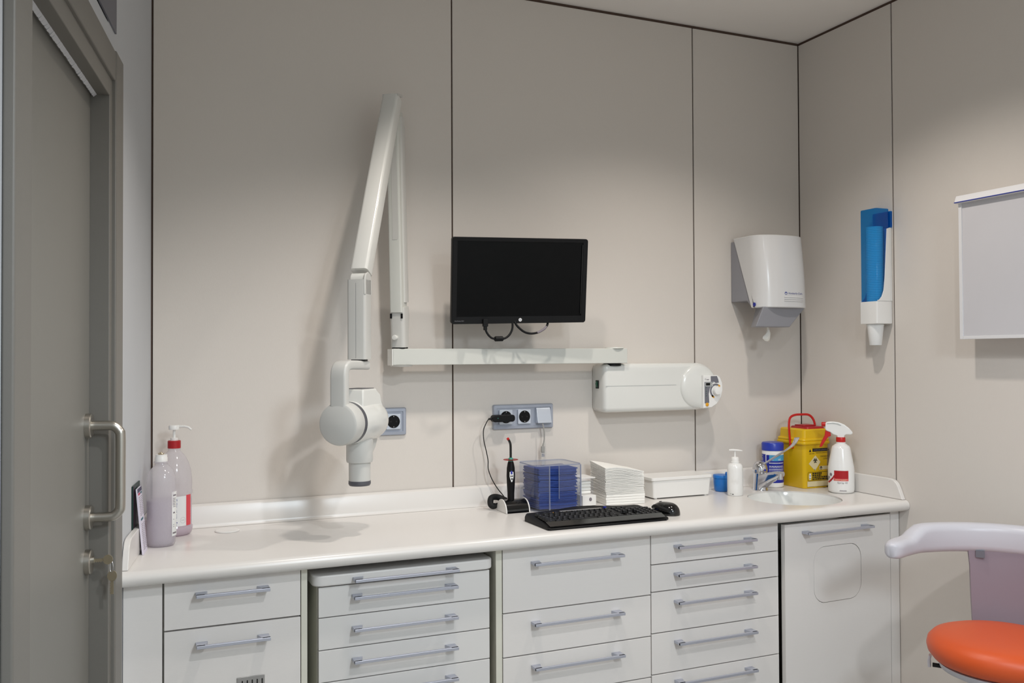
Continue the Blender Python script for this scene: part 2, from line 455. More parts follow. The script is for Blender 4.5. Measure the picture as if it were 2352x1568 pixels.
# back upstand with a coved foot
ups = [(-0.003, ZT+0.0005), (-0.029, ZT+0.0005), (-0.0235, ZT+0.002), (-0.021, ZT+0.0065), (-0.020, ZT+0.012), (-0.0165, ZT+0.062), (-0.0145, ZT+0.0655), (-0.004, ZT+0.071), (-0.003, ZT+0.071)]
part('back_upstand', G().loft([[(0.004, y, z) for y, z in ups], [(W-0.004, y, z) for y, z in ups]]), 'worktop', wt, smooth=30)
end = [(-0.03, ZT+0.0005), (-0.03, ZT+0.071), (-0.475, ZT+0.071), (-0.495, ZT+0.067), (-0.508, ZT+0.057), (-0.516, ZT+0.045), (-0.536, ZT+0.0005)]
part('end_upstand', G().prism(end, 'yz', W-0.018, W-0.001), 'worktop', wt, bevel=0.003)
g = G().loft([[(p[0], 0.001, p[1]) for p in [(-y, z) for y, z in end]], [(p[0], 0.017, p[1]) for p in [(-y, z) for y, z in end]]]).xf(LM)
part('end_upstand', g, 'worktop', wt, bevel=0.003)

solo('cable_grommet', G().lathe([(0.0, ZT+0.0005), (0.036, ZT+0.0005), (0.036, ZT+0.002), (0.033, ZT+0.004), (0.0, ZT+0.0045)], (0.212, -0.105, 0), 40, cap=False), 'white',
     'flat round white cable cap set in the worktop near the bottles', 'cable cap', (0.212, -0.105, ZT+0.0005), smooth=30)

# ================================================================ base cabinets
YF = -0.505
def bar_handle(parent, x0, x1, y, z, rise=0.0):
    """square bar pull on two chunky feet; y is the drawer face"""
    g = G().box(x0, x1, y-0.037, y-0.028, z-0.0042, z+0.0042)
    for a, s in ((x0, 1), (x1, -1)):
        poly = [(a, y-0.036), (a, y), (a+s*0.030, y), (a+s*0.022, y-0.028), (a+s*0.022, y-0.036)]
        g.prism(poly, 'xy', z-0.0042, z+0.0042)
    return part('handle', g, 'handle', parent, bevel=0.0012, seg=2, label='slim grey metal bar handle')
def front(parent, x0, x1, z0, z1, m='cabinet', name='drawer', y=YF):
    return part(name, G().box(x0, x1, y, y+0.018, z0, z1), m, parent, bevel=0.0015)
ZC = ZL-0.002
# left unit
ca = thing('drawer_cabinet', 'narrow white base unit with one drawer above a tall vented front, beside the grey door', 'cabinet', (0.18, -0.27, 0))
g = G().box(0.0185, 0.034, -0.484, -0.02, 0.1, ZC).box(0.361, 0.377, YF, -0.02, 0.0, ZC).box(0.035, 0.36, -0.484, -0.02, 0.1, 0.116).box(0.035, 0.36, -0.03, -0.021, 0.117, ZC)
part('carcass', g, 'carcass', ca, smooth=0)
part('filler_strip', G().prism([(lx(YF)+0.0012, YF), (0.0165, YF), (0.0165, YF+0.018), (lx(YF+0.018)+0.0012, YF+0.018)], 'xy', 0.0, ZC), 'cabinet', ca, bevel=0.001, seg=1)
part('plinth', G().box(0.02, 0.36, -0.45, -0.44, 0, 0.098), 'cabinet', ca, smooth=0)
d = front(ca, 0.0205, 0.359, 0.7355, ZC-0.004); bar_handle(d, 0.094, 0.276, YF, 0.821)
d = front(ca, 0.0205, 0.359, 0.105, 0.7315); bar_handle(d, 0.095, 0.277, YF, 0.694)
v = part('vent_grille', G().box(0.196, 0.266, YF-0.003, YF, 0.540, 0.594), 'vent', d, bevel=0.001, seg=1)
g = G()
for i in range(5): g.prism([(a, b) for a, b in rrect(0.2095+i*0.0125-0.0016, 0.2095+i*0.0125+0.0016, 0.55, 0.585, 0.0016, 3)], 'xz', YF-0.0034, YF-0.0028)
part('slots', g, 'dark', v, smooth=0)['kind'] = 'stuff'

# alcove side and mobile cart
crt = thing('drawer_cart', 'white mobile drawer cart with a rounded top cap standing in the worktop alcove', 'drawer cart', (0.655, -0.26, 0))
g = G().box(0.4055, 0.424, -0.484, -0.05, 0.06, 0.803).box(0.884, 0.902, -0.484, -0.05, 0.06, 0.803).box(0.424, 0.884, -0.06, -0.05, 0.06, 0.803).box(0.424, 0.884, -0.484, -0.06, 0.06, 0.075)
part('body', g, 'carcass', crt, smooth=0)
cap = part('top_cap', G().prism(rrect(0.391, 0.912, YF-0.010, -0.04, 0.026, 6), 'xy', 0.806, 0.836), 'cart', crt, bevel=0.005, seg=3)
bar_handle(cap, 0.497, 0.794, YF-0.010, 0.8205)
zb = [0.8035, 0.7205, 0.6335, 0.5465, 0.459, 0.372, 0.285, 0.198, 0.09]
zh = [0.772, 0.6855, 0.600, 0.5135, 0.426, 0.339, 0.25, 0.15]
for i in range(8):
    d = front(crt, 0.407, 0.9015, zb[i+1]+0.0012, zb[i]-0.0012, 'cart')
    bar_handle(d, 0.497, 0.794, YF, zh[i])
for x in (0.45, 0.86):
    for y in (-0.43, -0.12):
        part('castor', G().cyl((x-0.012, y, 0.03), (x+0.012, y, 0.03), 0.03, n=20).box(x-0.004, x+0.004, y-0.012, y+0.012, 0.03, 0.062), 'rubber', crt, smooth=40)

cc = thing('drawer_cabinet', 'white base unit with three wide drawers in view, right of the mobile cart', 'cabinet', (1.19, -0.27, 0))
g = G().box(0.9215, 0.9405, YF, -0.02, 0.0, ZC).box(1.434, 1.4485, -0.484, -0.02, 0.1, ZC).box(0.941, 1.4335, -0.484, -0.02, 0.1, 0.116).box(0.941, 1.4335, -0.03, -0.021, 0.117, ZC)
part('carcass', g, 'carcass', cc, smooth=0)
part('alcove_shade_sheet', G().box(0.378, 0.921, -0.034, -0.024, 0.0, ZC), 'dark', cc, smooth=0)  # dark sheet added so the gaps around the cart look shaded
part('plinth', G().box(0.941, 1.448, -0.45, -0.44, 0, 0.098), 'cabinet', cc, smooth=0)
for z0, z1, zz in ((0.6705, ZC-0.003, 0.810), (0.5415, 0.6675, 0.633), (0.4135, 0.5385, 0.5045), (0.2845, 0.4105, 0.376), (0.105, 0.2815, 0.247)):
    d = front(cc, 0.9435, 1.4475, z0, z1); bar_handle(d, 1.033, 1.335, YF, zz)

cd = thing('drawer_cabinet', 'white base unit with five narrow drawers in view, left of the swing-flap door', 'cabinet', (1.7, -0.27, 0))
g = G().box(1.4495, 1.464, -0.484, -0.02, 0.1, ZC).box(1.9375, 1.952, -0.484, -0.02, 0.1, ZC).box(1.4645, 1.937, -0.484, -0.02, 0.1, 0.116).box(1.4645, 1.937, -0.03, -0.021, 0.117, ZC)
part('carcass', g, 'carcass', cd, smooth=0)
part('plinth', G().box(1.4495, 1.952, -0.45, -0.44, 0, 0.098), 'cabinet', cd, smooth=0)
for z0, z1, zz in ((0.7635, ZC-0.003, 0.815), (0.6775, 0.7605, 0.727), (0.5475, 0.6745, 0.640), (0.4185, 0.5445, 0.5125), (0.2905, 0.4155, 0.388), (0.105, 0.2875, 0.26)):
    d = front(cd, 1.4505, 1.9505, z0, z1); bar_handle(d, 1.533, 1.837, YF, zz)

ce = thing('sink_cabinet', 'white sink cabinet with one door and a rounded-square waste flap', 'cabinet', (2.23, -0.27, 0))
g = G().box(1.953, 1.967, -0.484, -0.02, 0.1, ZC).box(2.456, 2.47, -0.484, -0.02, 0.1, ZC).box(1.9675, 2.4555, -0.484, -0.02, 0.1, 0.116)
part('carcass', g, 'carcass', ce, smooth=0)
part('filler_strip', G().box(2.4565, 2.497, YF, YF+0.018, 0.0, ZC), 'cabinet', ce, bevel=0.001, seg=1)
part('plinth', G().box(1.953, 2.456, -0.45, -0.44, 0, 0.098), 'cabinet', ce, smooth=0)
dd = part('door', G().box(1.966, 2.4535, YF, YF+0.018, 0.105, 0.849), 'cabinet', ce, smooth=0)
boolean(dd, G().prism(rrect(2.092, 2.312, 0.568, 0.762, 0.052, 8), 'xz', YF-0.01, YF+0.012))
part('waste_flap', G().prism(rrect(2.0935, 2.3105, 0.5695, 0.7605, 0.0505, 8), 'xz', YF+0.0003, YF+0.0115), 'cabinet', dd, bevel=0.001, seg=1)
bar_handle(dd, 2.040, 2.341, YF, 0.819)
# the door stands a finger open on its right-hand hinge
hinge = Vector((2.4535, YF+0.018, 0)); ang = math.radians(1.7)
for o in [dd]+list(dd.children):
    M = Matrix.Translation(hinge-ORG[o]) @ Matrix.Rotation(ang, 4, 'Z') @ Matrix.Translation(-(hinge-ORG[o]))
    o.data.transform(M)

# ================================================================ wall sockets
def socket_face(x, z, parent, w=0.0215):
    f = part('socket', G().prism(rrect(x-0.025, x+0.025, z-0.026, z+0.026, 0.002, 2), 'xz', -0.0155, -0.009), 'alulight', parent, bevel=0.001, seg=1)
    g = G().revolve((x, -0.0157, z), (0, -1, 0), [(0.0215, -0.0005), (0.0215, 0.0010), (0.0195, 0.0012), (0.0185, 0.0005), (0.0, 0.0004)], 36, cap=False)
    part('socket_well', g, 'socketblack', f, smooth=30)
    for s in (-1, 1):
        part('pin_hole', G().cyl((x+s*0.0095, -0.0154, z), (x+s*0.0095, -0.0167, z), 0.0028, n=10), 'rubber', f, smooth=0)
        part('earth_clip', G().box(x-0.0012, x+0.0012, -0.0180, -0.0155, z+s*0.0175-0.0014, z+s*0.0175+0.0014), 'chrome', f, smooth=0)
    return f
def socket_frame(name, label, x0, x1, z0, z1, xs):
    t = thing(name, label, 'socket', ((x0+x1)/2, 0, z0))
    out = rrect(x0, x1, z0, z1, 0.006, 4); inn = rrect(x0+0.012, x1-0.012, z0+0.012, z1-0.012, 0.003, 4)
    mid = rrect(x0+0.003, x1-0.003, z0+0.003, z1-0.003, 0.005, 4)
    R = lambda q, y: [(a, y, b) for a, b in q]
    g = G().loft([R(out, -0.0005), R(out, -0.006), R(mid, -0.011), R(inn, -0.0115), R(inn, -0.008)], cap=False)
    g.add(R(inn, -0.008), [tuple(range(len(inn)))])
    part('frame', g, 'alu', t, smooth=35)
    return t
st = socket_frame('wall_socket', 'grey triple socket plate with plugged adapter above the curing light', 1.1175, 1.3525, 1.1625, 1.2505, None)
for x in (1.164, 1.2355): socket_face(x, 1.2065, st)
# right module: hinged cover for a charging outlet, bulging out
g = G(); rings = []
for i, (dz, y) in enumerate([(0.027, -0.009), (0.027, -0.016), (0.020, -0.020), (0.0, -0.0245), (-0.020, -0.030), (-0.027, -0.033), (-0.027, -0.009)]):
    rings.append([(1.3085-0.0275, y, 1.2095+dz), (1.3085+0.0275, y, 1.2095+dz)])
v = [p for r in rings for p in r]; f = [(2*i, 2*i+1, 2*i+3, 2*i+2) for i in range(6)]
f += [tuple(range(0, 14, 2)), tuple(range(13, 0, -2))]
part('flap_cover', G().add(v, f), 'alulight', st, bevel=0.0015)
s1 = socket_frame('wall_socket', 'single grey wall socket half hidden behind the dental x-ray head', 0.708, 0.801, 1.158, 1.2505, None)
socket_face(0.7545, 1.2045, s1)

ad = thing('power_adapter', 'black plug-in power adapter pushed into the left socket', 'adapter', (1.14, -0.04, 1.19))
part('body', G().prism(rrect(1.099, 1.184, 1.1925, 1.217, 0.010, 4), 'xz', -0.052, -0.026), 'black', ad, bevel=0.003)
part('plug_base', G().revolve((1.164, -0.0165, 1.2055), (0, -1, 0), [(0.0175, 0), (0.0175, 0.012)], 30), 'black', ad, smooth=35)
part('strain_relief', G().cyl((1.101, -0.039, 1.205), (1.088, -0.039, 1.2035), 0.0045, 0.003, 12), 'rubber', ad, smooth=50)
part('status_lamp', G().cyl((1.118, -0.0518, 1.206), (1.118, -0.0526, 1.206), 0.0015, n=10), 'teal', ad, smooth=0)
cord = spline([(1.088, -0.039, 1.2035), (1.079, -0.039, 1.19), (1.070, -0.036, 1.165), (1.072, -0.034, 1.13), (1.081, -0.035, 1.09), (1.085, -0.04, 1.06), (1.084, -0.045, 1.03), (1.096, -0.05, 0.995), (1.113, -0.055, 0.965), (1.130, -0.062, 0.942), (1.137, -0.075, 0.928), (1.138, -0.1, 0.924)], 6)
part('cord', G().tube(cord, 0.0017, 8), 'rubber', ad, smooth=60)

ub = thing('charging_cable', 'short grey cable with metal plug hanging from the socket flap', 'cable', (1.3, -0.03, 1.07))
part('cord', G().tube(spline([(1.2985, -0.020, 1.190), (1.301, -0.03, 1.176), (1.304, -0.034, 1.15), (1.304, -0.034, 1.125), (1.3005, -0.033, 1.106)], 6), 0.0022, 8), 'cablegrey', ub, smooth=60)
part('strain_relief', G().cyl((1.301, -0.033, 1.109), (1.2995, -0.033, 1.099), 0.003, 0.004, 10), 'cablegrey', ub, smooth=50)
part('plug_grip', G().box(1.2925, 1.3055, -0.037, -0.029, 1.078, 1.100), 'cablegrey', ub, bevel=0.002)
part('plug_tip', G().box(1.2933, 1.3047, -0.0355, -0.0305, 1.062, 1.078), 'chrome', ub, bevel=0.0005, seg=1)

# ================================================================ monitor on the wall
mn_c = Vector((1.142, -0.201, 1.673)); yaw, pit, rol = 0.0785, 0.151, 0.021
mr_, mu_, mf_ = cam_axes(yaw, pit, rol)
MM = Matrix(((mr_.x, mf_.x, mu_.x, mn_c.x), (mr_.y, mf_.y, mu_.y, mn_c.y), (mr_.z, mf_.z, mu_.z, mn_c.z), (0, 0, 0, 1)))   # x right, y into wall, z up
mo = thing('monitor', 'black flat-panel monitor switched off, tilted down above the metal rail', 'monitor', mn_c)
hw, hh = 0.2385, 0.1425
bz = G()
R = lambda x, z, y, r: [(a, y, b) for a, b in rrect(-x, x, -z, z, r, 5)]
RI = lambda y: [(a, y, b) for a, b in rrect(-0.2215, 0.2215, -0.1185, 0.130, 0.001, 5)]
bz.loft([RI(0.0035), RI(0.0), R(hw-0.0015, hh-0.0015, -0.0008, 0.008), R(hw, hh, 0.001, 0.009), R(hw, hh, 0.018, 0.009), R(hw-0.02, hh-0.02, 0.026, 0.009)], cap=False)
part('bezel', bz.xf(MM), 'black', mo, smooth=35)
part('back_cover', G().loft([R(hw-0.02, hh-0.02, 0.026, 0.009), R(hw-0.06, hh-0.05, 0.048, 0.02)]).xf(MM), 'black', mo, smooth=35)
part('screen', G().box(-0.2214, 0.2214, 0.0025, 0.006, -0.1184, 0.1299).xf(MM), 'screen', mo, smooth=0)
part('control_strip', G().box(0.2175, 0.2195, -0.0014, 0.0, -0.112, 0.122).xf(MM), 'blackgloss', mo, smooth=0)
lg = part('logo_disc', G().revolve((0, -0.0009, -0.1305), (0, -1, 0), [(0.0058, 0), (0.0058, 0.0005)], 32).xf(MM), 'label', mo, smooth=0)
g = letters('', 'hp', (-0.0036, -0.0016, -0.1325), (1, 0, 0), (0, 0, 1), 0.0066, 0.0052, None, None, shear=0.18, g=G())
part('logo_letters', g.xf(MM), 'printblue', lg, smooth=0)
g = letters('', 'EliteDisplay E201', (-0.2275, -0.0012, -0.1335), (1, 0, 0), (0, 0, 1), 0.031, 0.0026, None, None, g=G())
part('model_letters', g.xf(MM), 'keyprint', mo, smooth=0)
g = G().box(-0.05, 0.05, 0.048, 0.056, -0.05, 0.05).box(-0.02, 0.02, 0.056, 0.09, -0.03, 0.03).xf(MM)
g.box(1.13, 1.17, -0.13, -0.004, 1.63, 1.68).box(1.09, 1.21, -0.012, -0.001, 1.59, 1.72)
part('wall_bracket', g, 'black', mo, smooth=0)
vc = thing('video_cable', 'black video cable with thick ferrite lump looped under the monitor', 'cable', (1.07, -0.18, 1.477))
pts = [(1.022, -0.176, 1.54), (1.0225, -0.178, 1.512), (1.029, -0.18, 1.496), (1.040, -0.182, 1.484), (1.053, -0.183, 1.4795), (1.068, -0.184, 1.478), (1.085, -0.184, 1.480), (1.101, -0.183, 1.488), (1.113, -0.181, 1.502), (1.1195, -0.179, 1.52), (1.122, -0.172, 1.55)]
part('cord', G().tube(spline(pts, 6), 0.0036, 10), 'black', vc, smooth=60)
part('plug_body', G().box(1.0135, 1.0305, -0.183, -0.171, 1.520, 1.545).box(1.0165, 1.0275, -0.182, -0.172, 1.508, 1.521), 'black', vc, bevel=0.0015)
part('ferrite', G().revolve((1.052, -0.183, 1.4792), (1, 0.0, 0.03), [(0.0055, 0), (0.0085, 0.003), (0.0085, 0.029), (0.0055, 0.032)], 16), 'black', vc, smooth=40)
pc = thing('power_cable', 'black power cable with pale printed sleeve looped under the monitor', 'cable', (1.19, -0.18, 1.49))
pts = [(1.126, -0.174, 1.55), (1.131, -0.180, 1.530), (1.143, -0.184, 1.515), (1.160, -0.186, 1.503), (1.181, -0.187, 1.498), (1.203, -0.187, 1.500), (1.222, -0.186, 1.507), (1.239, -0.184, 1.518), (1.249, -0.181, 1.532), (1.253, -0.174, 1.555)]
sp = spline(pts, 6)
part('cord', G().tube(sp, 0.0038, 10), 'black', pc, smooth=60)
part('printed_sleeve', G().tube(sp[31:45], 0.0041, 10), 'printgrey', pc, smooth=60)

# ================================================================ dental x-ray unit
xr = thing('xray_unit', 'white wall-mounted dental x-ray unit with folding arm, rail and control box', 'x-ray unit', (1.75, 0, 1.21))
# control box: long rounded housing with a round-ended right side
def stadium(ins, x0=1.517, xc=1.925, zc=1.304, r=0.089, rc=0.018):
    q = []
    for i in range(17):
        a = -PI/2+PI*i/16; q.append((xc+(r-ins)*math.cos(a), zc+(r-ins)*math.sin(a)))
    for cz, a0 in ((zc+r-rc, 90), (zc-r+rc, 180)):
        for i in range(6):
            a = math.radians(a0+90*i/5); q.append((x0+rc+(rc-ins)*math.cos(a), cz+(rc-ins)*math.sin(a)))
    return q
R = lambda ins, y: [(a, y, b) for a, b in stadium(ins)]
cb = part('control_box', G().loft([R(0.004, -0.001), R(0.0, -0.006), R(0.0, -0.074), R(0.0015, -0.082), R(0.006, -0.089), R(0.013, -0.092), R(0.017, -0.0925)]), 'xwhite', xr, smooth=50)
part('seam_groove', G().box(1.524, 1.825, -0.0932, -0.092, 1.3105, 1.3125), 'panellight', cb, smooth=0)
part('end_dome', G().revolve((1.925, -0.088, 1.304), (0, -1, 0), [(0.0835, 0), (0.0825, 0.006), (0.076, 0.0115), (0.06, 0.0165), (0.0, 0.020)], 56, cap=False), 'xwhite', cb, smooth=60)
sw = part('rocker_switch', G().box(1.5135, 1.5175, -0.052, -0.034, 1.302, 1.332), 'black', cb, smooth=0)
part('rocker', G().add([(1.5105, -0.049, 1.3195), (1.5105, -0.037, 1.3195), (1.5135, -0.049, 1.306), (1.5135, -0.037, 1.306), (1.5135, -0.049, 1.329), (1.5135, -0.037, 1.329)], [(0, 1, 3, 2), (0, 4, 5, 1), (0, 2, 4), (1, 5, 3)]), 'green', sw, smooth=0)
# timer panel: D-shaped keypad on the round end
def dsh(ins=0.0):
    q = [(1.9115+ins, 1.346-ins), (1.9115+ins, 1.222+ins), (1.948, 1.2235+ins), (1.972-ins*0.6, 1.236+ins), (1.992-ins, 1.262+ins*0.4), (2.000-ins, 1.29), (1.998-ins, 1.318), (1.988-ins, 1.339-ins*0.6), (1.976-ins*0.5, 1.346-ins)]
    return q
tp = part('timer_panel', G().loft([[(a, -0.092, b) for a, b in dsh()], [(a, -0.118, b) for a, b in dsh()], [(a, -0.121, b) for a, b in dsh(0.003)]]), 'whitegloss', xr, smooth=30)
yp = -0.1213
def flat(name, q, m, par, y=yp, t=0.0004): return part(name, G().prism(q, 'xz', y, y-t), m, par, smooth=0)
flat('grey_field', [(1.9155, 1.321), (1.957, 1.321), (1.949, 1.313), (1.9385, 1.296), (1.934, 1.276), (1.936, 1.2425), (1.9155, 1.2405)], 'panelgrey', tp)
flat('grey_field', [(1.944, 1.343), (1.972, 1.343), (1.9775, 1.331), (1.9805, 1.318), (1.966, 1.3165), (1.958, 1.322), (1.944, 1.322)], 'panelgrey', tp)
arc = [(1.966+0.0265*math.cos(math.radians(a)), 1.287+0.0275*math.sin(math.radians(a))) for a in range(60, 246, 12)]+[(1.966+0.0195*math.cos(math.radians(a)), 1.287+0.0205*math.sin(math.radians(a))) for a in range(245, 58, -12)]
flat('dial_arc', arc, 'panelgrey', tp)
arc = [(1.966+0.0275*math.cos(math.radians(a)), 1.287+0.0285*math.sin(math.radians(a))) for a in range(38, 66, 7)]+[(1.966+0.0215*math.cos(math.radians(a)), 1.287+0.0225*math.sin(math.radians(a))) for a in range(62, 34, -7)]
flat('dial_mark', arc, 'amber', tp)
arc = [(1.966+0.0275*math.cos(math.radians(a)), 1.287+0.0285*math.sin(math.radians(a))) for a in range(222, 256, 8)]+[(1.966+0.0215*math.cos(math.radians(a)), 1.287+0.0225*math.sin(math.radians(a))) for a in range(254, 220, -8)]
flat('dial_mark', arc, 'amber', tp)
flat('display_window', [(1.9185, 1.319), (1.9525, 1.319), (1.9525, 1.3045), (1.9185, 1.3045)], 'panellight', tp, yp-0.0003)
flat('display', [(1.921, 1.3175), (1.9405, 1.3175), (1.9405, 1.3075), (1.921, 1.3075)], 'black', tp, yp-0.0006)
for z in (1.300, 1.286, 1.2775, 1.269): part('indicator_lamp', G().cyl((1.923, yp, z), (1.923, yp-0.0012, z), 0.0015, n=10), 'green', tp, smooth=0)
for z in (1.3155, 1.3085): part('indicator_lamp', G().cyl((1.945, yp-0.0004, z), (1.945, yp-0.0014, z), 0.0013, n=10), 'black', tp, smooth=0)
part('start_button', G().revolve((1.926, yp, 1.236), (0, -1, 0), [(0.0068, 0), (0.0068, 0.0022), (0.0055, 0.003), (0.0, 0.0032)], 24, cap=False), 'amber', tp, smooth=40)
part('dial_knob', G().revolve((1.967, yp, 1.287), (0, -1, 0), [(0.0165, 0), (0.0158, 0.010), (0.0135, 0.0145), (0.0, 0.0155)], 32, cap=False), 'whitegloss', tp, smooth=40)
g = letters('', 'O', (1.917, yp-0.0006, 1.3285), (1, 0, 0), (0, 0, 1), 0.005, 0.006, None, None, g=G())
part('badge_print', g.add([(1.9245, yp-0.0006, 1.3285), (1.9355, yp-0.0006, 1.3285), (1.9355, yp-0.0006, 1.331), (1.9245, yp-0.0006, 1.331)], [(0, 1, 2, 3)]), 'printgrey', tp, smooth=0)
for o in [tp]+list(tp.children): o.data.transform(Matrix.Translation((0.0165, 0, 0)))
# horizontal extension rail, pivoted above the box
part('pivot_post', G().cyl((1.565, -0.068, 1.385), (1.565, -0.068, 1.40), 0.032, n=32), 'black', xr, smooth=40)
rl = part('rail', G().box(0.727, 1.604, -0.111, -0.055, 1.3945, 1.448), 'xface', xr, bevel=0.002)
part('pivot_cap', G().revolve((1.565, -0.083, 1.448), (0, 0, 1), [(0.036, 0), (0.034, 0.004), (0.0, 0.006)], 32, cap=False), 'xface', rl, smooth=40)
part('bearing_cover', G().revolve((0.762, -0.083, 1.3945), (0, 0, -1), [(0.038, 0), (0.034, 0.005), (0.0, 0.007)], 32, cap=False), 'xlight', rl, smooth=40)
part('end_cap', G().box(0.7225, 0.7275, -0.1105, -0.0555, 1.393, 1.447), 'xwhite', rl, bevel=0.0015)

D = Vector((-0.584, -0.812, 0)).normalized(); Sd = Vector((-D.y, D.x, 0))*-1   # D: the way the arm folds out, Sd: to its right
if Sd.x < 0: Sd = -Sd
PV = Vector((0.757, -0.085, 0))
def AF(s, t, z): return PV+D*s+Sd*t+Vector((0, 0, z))      # along fold, sideways, height
def beam(pts, wd, dp, m, name, parent, r=0.006, bev=0.004):
    """box-section arm: pts (s, z); wd sideways, dp in the fold plane"""
    rings = []
    for i, (s, z) in enumerate(pts):
        a = Vector(pts[max(i-1, 0)]); b = Vector(pts[min(i+1, len(pts)-1)]); t = (b-a).normalized(); nrm = Vector((-t.y, t.x))
        if nrm.x < 0: nrm = -nrm
        w_ = wd[i] if isinstance(wd, list) else wd; d_ = dp[i] if isinstance(dp, list) else dp
        q = rrect(-w_/2, w_/2, -d_/2, d_/2, r, 3)
        rings.append([AF(s+nrm.x*v_, u_, z+nrm.y*v_) for u_, v_ in q])
    return part(name, G().loft(rings), m, parent, bevel=bev if bev else 0)
kn = beam([(0.0, 1.452), (0.0, 1.50), (0.0, 1.548), (0.004, 1.585)], [0.050, 0.050, 0.050, 0.050], [0.052, 0.054, 0.064, 0.060], 'xlight', 'swivel_knuckle', xr, r=0.012, bev=0)
part('lock_knob', G().revolve(AF(0.026, -0.004, 1.484), D, [(0.0075, 0), (0.0085, 0.018), (0.007, 0.021), (0.0, 0.022)], 20, cap=False), 'xwhite', kn, smooth=45)
part('base_disc', G().cyl((0.757, -0.085, 1.4475), (0.757, -0.085, 1.453), 0.026, n=30), 'black', kn, smooth=40)
for t in (-0.0185, 0.0185):
    part('hinge_slot', G().loft([[AF(0.0325, t+dx, z) for dx, z in ((-0.003, 1.546), (0.003, 1.546), (0.003, 1.562), (-0.003, 1.562))], [AF(0.0355, t+dx, z) for dx, z in ((-0.003, 1.546), (0.003, 1.546), (0.003, 1.562), (-0.003, 1.562))]]), 'black', kn, smooth=0)
lower = beam([(0.012, 1.567), (0.048, 2.215)], 0.041, [0.056, 0.05], 'xface', 'lower_arm', xr, r=0.005, bev=0)
g = beam([(-0.002, 1.60), (0.034, 2.20)], 0.050, [0.042, 0.040], 'xlight', 'arm_shell', lower, r=0.008, bev=0)
q = [AF(0.0660+(z-1.567)/(2.215-1.567)*0.0330-0.0262, t, z) for t, z in ((-0.006, 1.80), (0.010, 1.80), (0.013, 1.804), (0.015, 1.81), (0.013, 2.10), (-0.006, 2.10))]
q2 = [p+D*0.0012 for p in q]
part('cover_plate', G().loft([q, q2]), 'xlight', lower, smooth=0)
upper = beam([(0.066, 2.253), (0.205, 1.955), (0.335, 1.668)], 0.053, [0.050, 0.054, 0.052], 'xwhite', 'upper_arm', xr, r=0.009, bev=0)
g = G().loft([[AF(s, t, z) for t in (-0.0272, 0.0272) for s, z in (((0.045, 2.262), (0.088, 2.256)) if t < 0 else ((0.088, 2.256), (0.045, 2.262)))], [AF(s, t, z) for t in (-0.026, 0.026) for s, z in (((0.045, 2.270), (0.088, 2.264)) if t < 0 else ((0.088, 2.264), (0.045, 2.270)))]])
part('elbow_cap', g, 'xlight', upper, smooth=0)
col = beam([(0.350, 1.4145), (0.350, 1.645)], 0.057, 0.052, 'xlight', 'column', xr, r=0.008, bev=0)
part('hinge_barrel', G().cyl(AF(0.350, -0.020, 1.648), AF(0.350, 0.020, 1.648), 0.017, n=20), 'xwhite', col, smooth=40)
part('hinge_cheek', G().loft([[AF(0.350+a, t, z) for a, z in ((-0.026, 1.60), (0.026, 1.60), (0.026, 1.645), (0.018, 1.662), (0.0, 1.668), (-0.018, 1.662), (-0.026, 1.645))] for t in (0.0215, 0.0285)]), 'xlight', col, bevel=0.003)
part('column_seam', G().loft([[AF(s, -0.0005+t, z) for t, z in ((-0.0003, 1.418), (0.0003, 1.418), (0.0003, 1.635), (-0.0003, 1.635))] for s in (0.376, 0.3764)]), 'panelgrey', col, smooth=0)
part('swivel_gap', G().cyl(AF(0.350, 0, 1.4105), AF(0.350, 0, 1.416), 0.024, n=28), 'black', col, smooth=40)
# head, hung in a yoke
E_ = Vector((-0.66, -0.75, 0)).normalized(); F_ = Vector((-E_.y, E_.x, 0))
if F_.x < 0: F_ = -F_
HC = AF(0.350, 0, 0)
ZH = 1.236
def HF(e, f, z): return HC+E_*e+F_*f+Vector((0, 0, z))
# yoke: bar forward from the column, then down to the round hub
yk = [(-0.022, 1.397), (0.04, 1.399), (0.088, 1.399), (0.107, 1.393), (0.116, 1.377), (0.117, 1.34), (0.117, 1.26)]
yk = [(p.x, p.y) for p in spline([Vector((a, b, 0)) for a, b in yk], 4)]
rings = []
for i, (e, z) in enumerate(yk):
    a = Vector(yk[max(i-1, 0)]); b = Vector(yk[min(i+1, len(yk)-1)]); t = (b-a).normalized(); nn = Vector((-t.y, t.x))
    k = min(1.0, i/18.0); hw_ = 0.023+0.0015*k; hd_ = 0.0125+0.0015*k
    rings.append([HF(e+nn.x*v_, u_, z+nn.y*v_) for u_, v_ in rrect(-hw_, hw_, -hd_, hd_, 0.007, 3)])
part('yoke', G().loft(rings), 'xlight', xr, smooth=45)
hub = part('hub', G().revolve(HF(0.078, 0, ZH), E_, [(0.0585, 0), (0.0600, 0.004), (0.0605, 0.040), (0.0580, 0.049), (0.052, 0.053), (0.0, 0.0545)], 56, cap=False), 'xlight', xr, smooth=35)
part('hub_ring', G().revolve(HF(0.064, 0, ZH), E_, [(0.057, 0), (0.0592, 0.001), (0.0592, 0.013), (0.057, 0.014)], 56), 'xgrey', hub, smooth=35)
